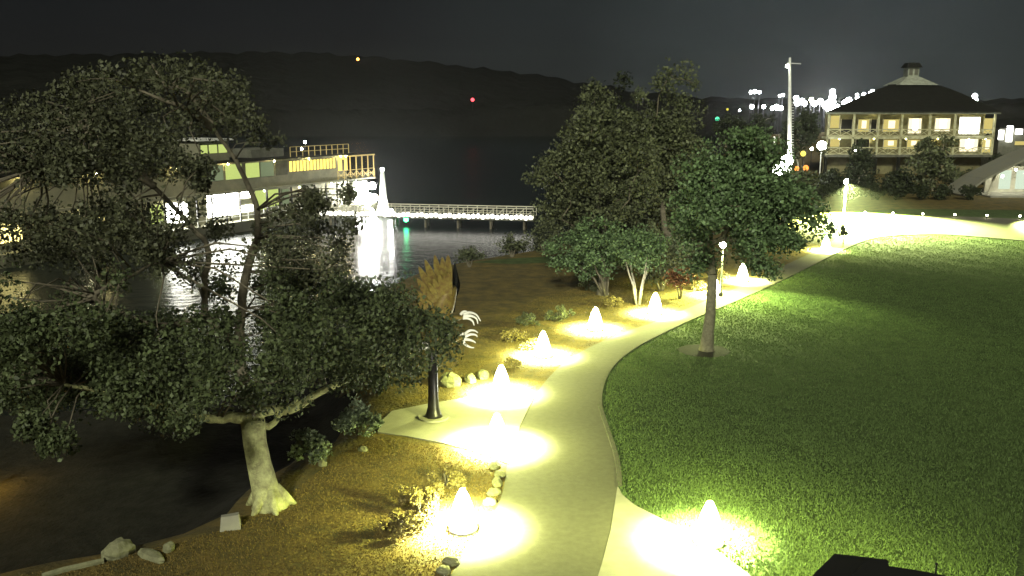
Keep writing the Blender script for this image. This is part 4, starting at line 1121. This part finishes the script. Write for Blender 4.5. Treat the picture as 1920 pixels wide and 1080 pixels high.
ORD = ['leftmost', 'second from the left', 'third from the left', 'fourth from the left', 'fifth from the left', 'sixth from the left', 'seventh from the left', 'eighth from the left', 'ninth from the left', 'tenth from the left', 'eleventh from the left', 'twelfth from the left', 'thirteenth from the left']
town.sort()
for i, (px, py, r_, m_) in enumerate(town):
    Yd = 366.0
    p = P(px, py, Yd); z0 = P(px, 200, 600).z - 6
    T = thing('town_lamp', Vector((p.x, Yd, 0)), 'x', 'lamp', 'town lights across the lake')
    zz = town_label(px, py, i)
    seen[zz] = seen.get(zz, -1) + 1
    T['label'] = ('small white' if r_ < 4.3 else 'bright white') if m_ == 'city' else 'warm yellow'
    T['label'] += ' town lamp, ' + ORD[min(seen[zz], 12)] + ' of those ' + zz
    T['group'] = 'town lights ' + zz
    mb = MB(); mb.tube([(p.x, Yd + .5, -2), (p.x, Yd + .5, p.z)], .22, 5); mb.build('pole', M['dark'], T)
    mb = MB(); rr = r_ * mpp(Yd) * .85; mb.ball(p, (rr, rr, rr * 1.0), 10, 8); mb.build('lamp', M[m_], T, True)
for (px, py, r_, m_, Yd, lab) in ((886, 187, 3.2, 'red', 436, 'red channel beacon out on the dark lake'), (671, 111, 2.4, 'orange', 610, 'orange lamp high on the dark hill'), (547, 128, 1.6, 'yellow', 600, 'faint yellow lamp on the dark hillside'), (1345, 223, 4.0, 'green', 190, 'green channel beacon above the lawn tree'), (1364, 205, 2.2, 'yellow', 300, 'tiny yellow lamp right of the green beacon')):
    p = P(px, py, Yd); T = thing('beacon', Vector((p.x, Yd, WZ)), lab, 'beacon light')
    mb = MB(); mb.tube([(p.x, Yd, WZ - .5), (p.x, Yd, p.z)], .1, 6); mb.build('pole', M['dark'], T)
    rr = r_ * mpp(Yd); mb = MB(); mb.ball(p, rr, 10, 8); mb.build('lamp', M[m_], T, True)

# ------------------------------------------------------------------ dark housing just below the camera
HY = 3.4
hb = thing('metal_housing', P(1750, 1100, HY), 'black metal housing with a raised corner, cut by the bottom edge at right', 'housing')
pts = [(1575, 1100), (1630, 1046), (1663, 1049), (1667, 1061), (1720, 1069), (1830, 1090), (1860, 1110), (1700, 1150)]
mb = MB(); f_ = [P(x, y, HY) for x, y in pts]; bk = [p + Vector((.05, .5, -.25)) for p in f_]
k = len(f_); mb.add(f_ + bk, [tuple(range(k)), tuple(range(2 * k - 1, k - 1, -1))] + [(i, i + k, (i + 1) % k + k, (i + 1) % k) for i in range(k)])
mb.build('shell', M['black'], hb)
q = P(1766, 1074, HY); mb = MB(); mb.tube([q + Vector((0, .05, -.05)), q + Vector((0, .05, .012))], .004, 8); mb.ball(q + Vector((0, .05, .012)), .007, 8, 6); mb.build('bolt', M['dark'], hb)
q = P(1664, 1056, HY - .01); mb = MB(); mb.tube([q + Vector((-.006, .02, -.006)), q + Vector((.012, .03, -.012))], .008, 8); mb.build('hinge', M['black'], hb)

# ------------------------------------------------------------------ thin haze volume, added to give the lamps a glow
hz = bpy.data.materials.new('haze'); hz.use_nodes = True
t = hz.node_tree; t.nodes.clear()
o_ = t.nodes.new('ShaderNodeOutputMaterial'); v_ = t.nodes.new('ShaderNodeVolumePrincipled')
v_.inputs['Color'].default_value = (0.9, 0.92, 0.9, 1); v_.inputs['Density'].default_value = HAZE; v_.inputs['Anisotropy'].default_value = 0.8
t.links.new(v_.outputs[0], o_.inputs['Volume'])
mb = MB(); mb.box((-800, -70, WZ - 6), (800, 810, 56)); tag(mb.build('haze', hz), kind='stuff')

for o in bpy.data.objects:
    if '_o' in o: del o['_o']
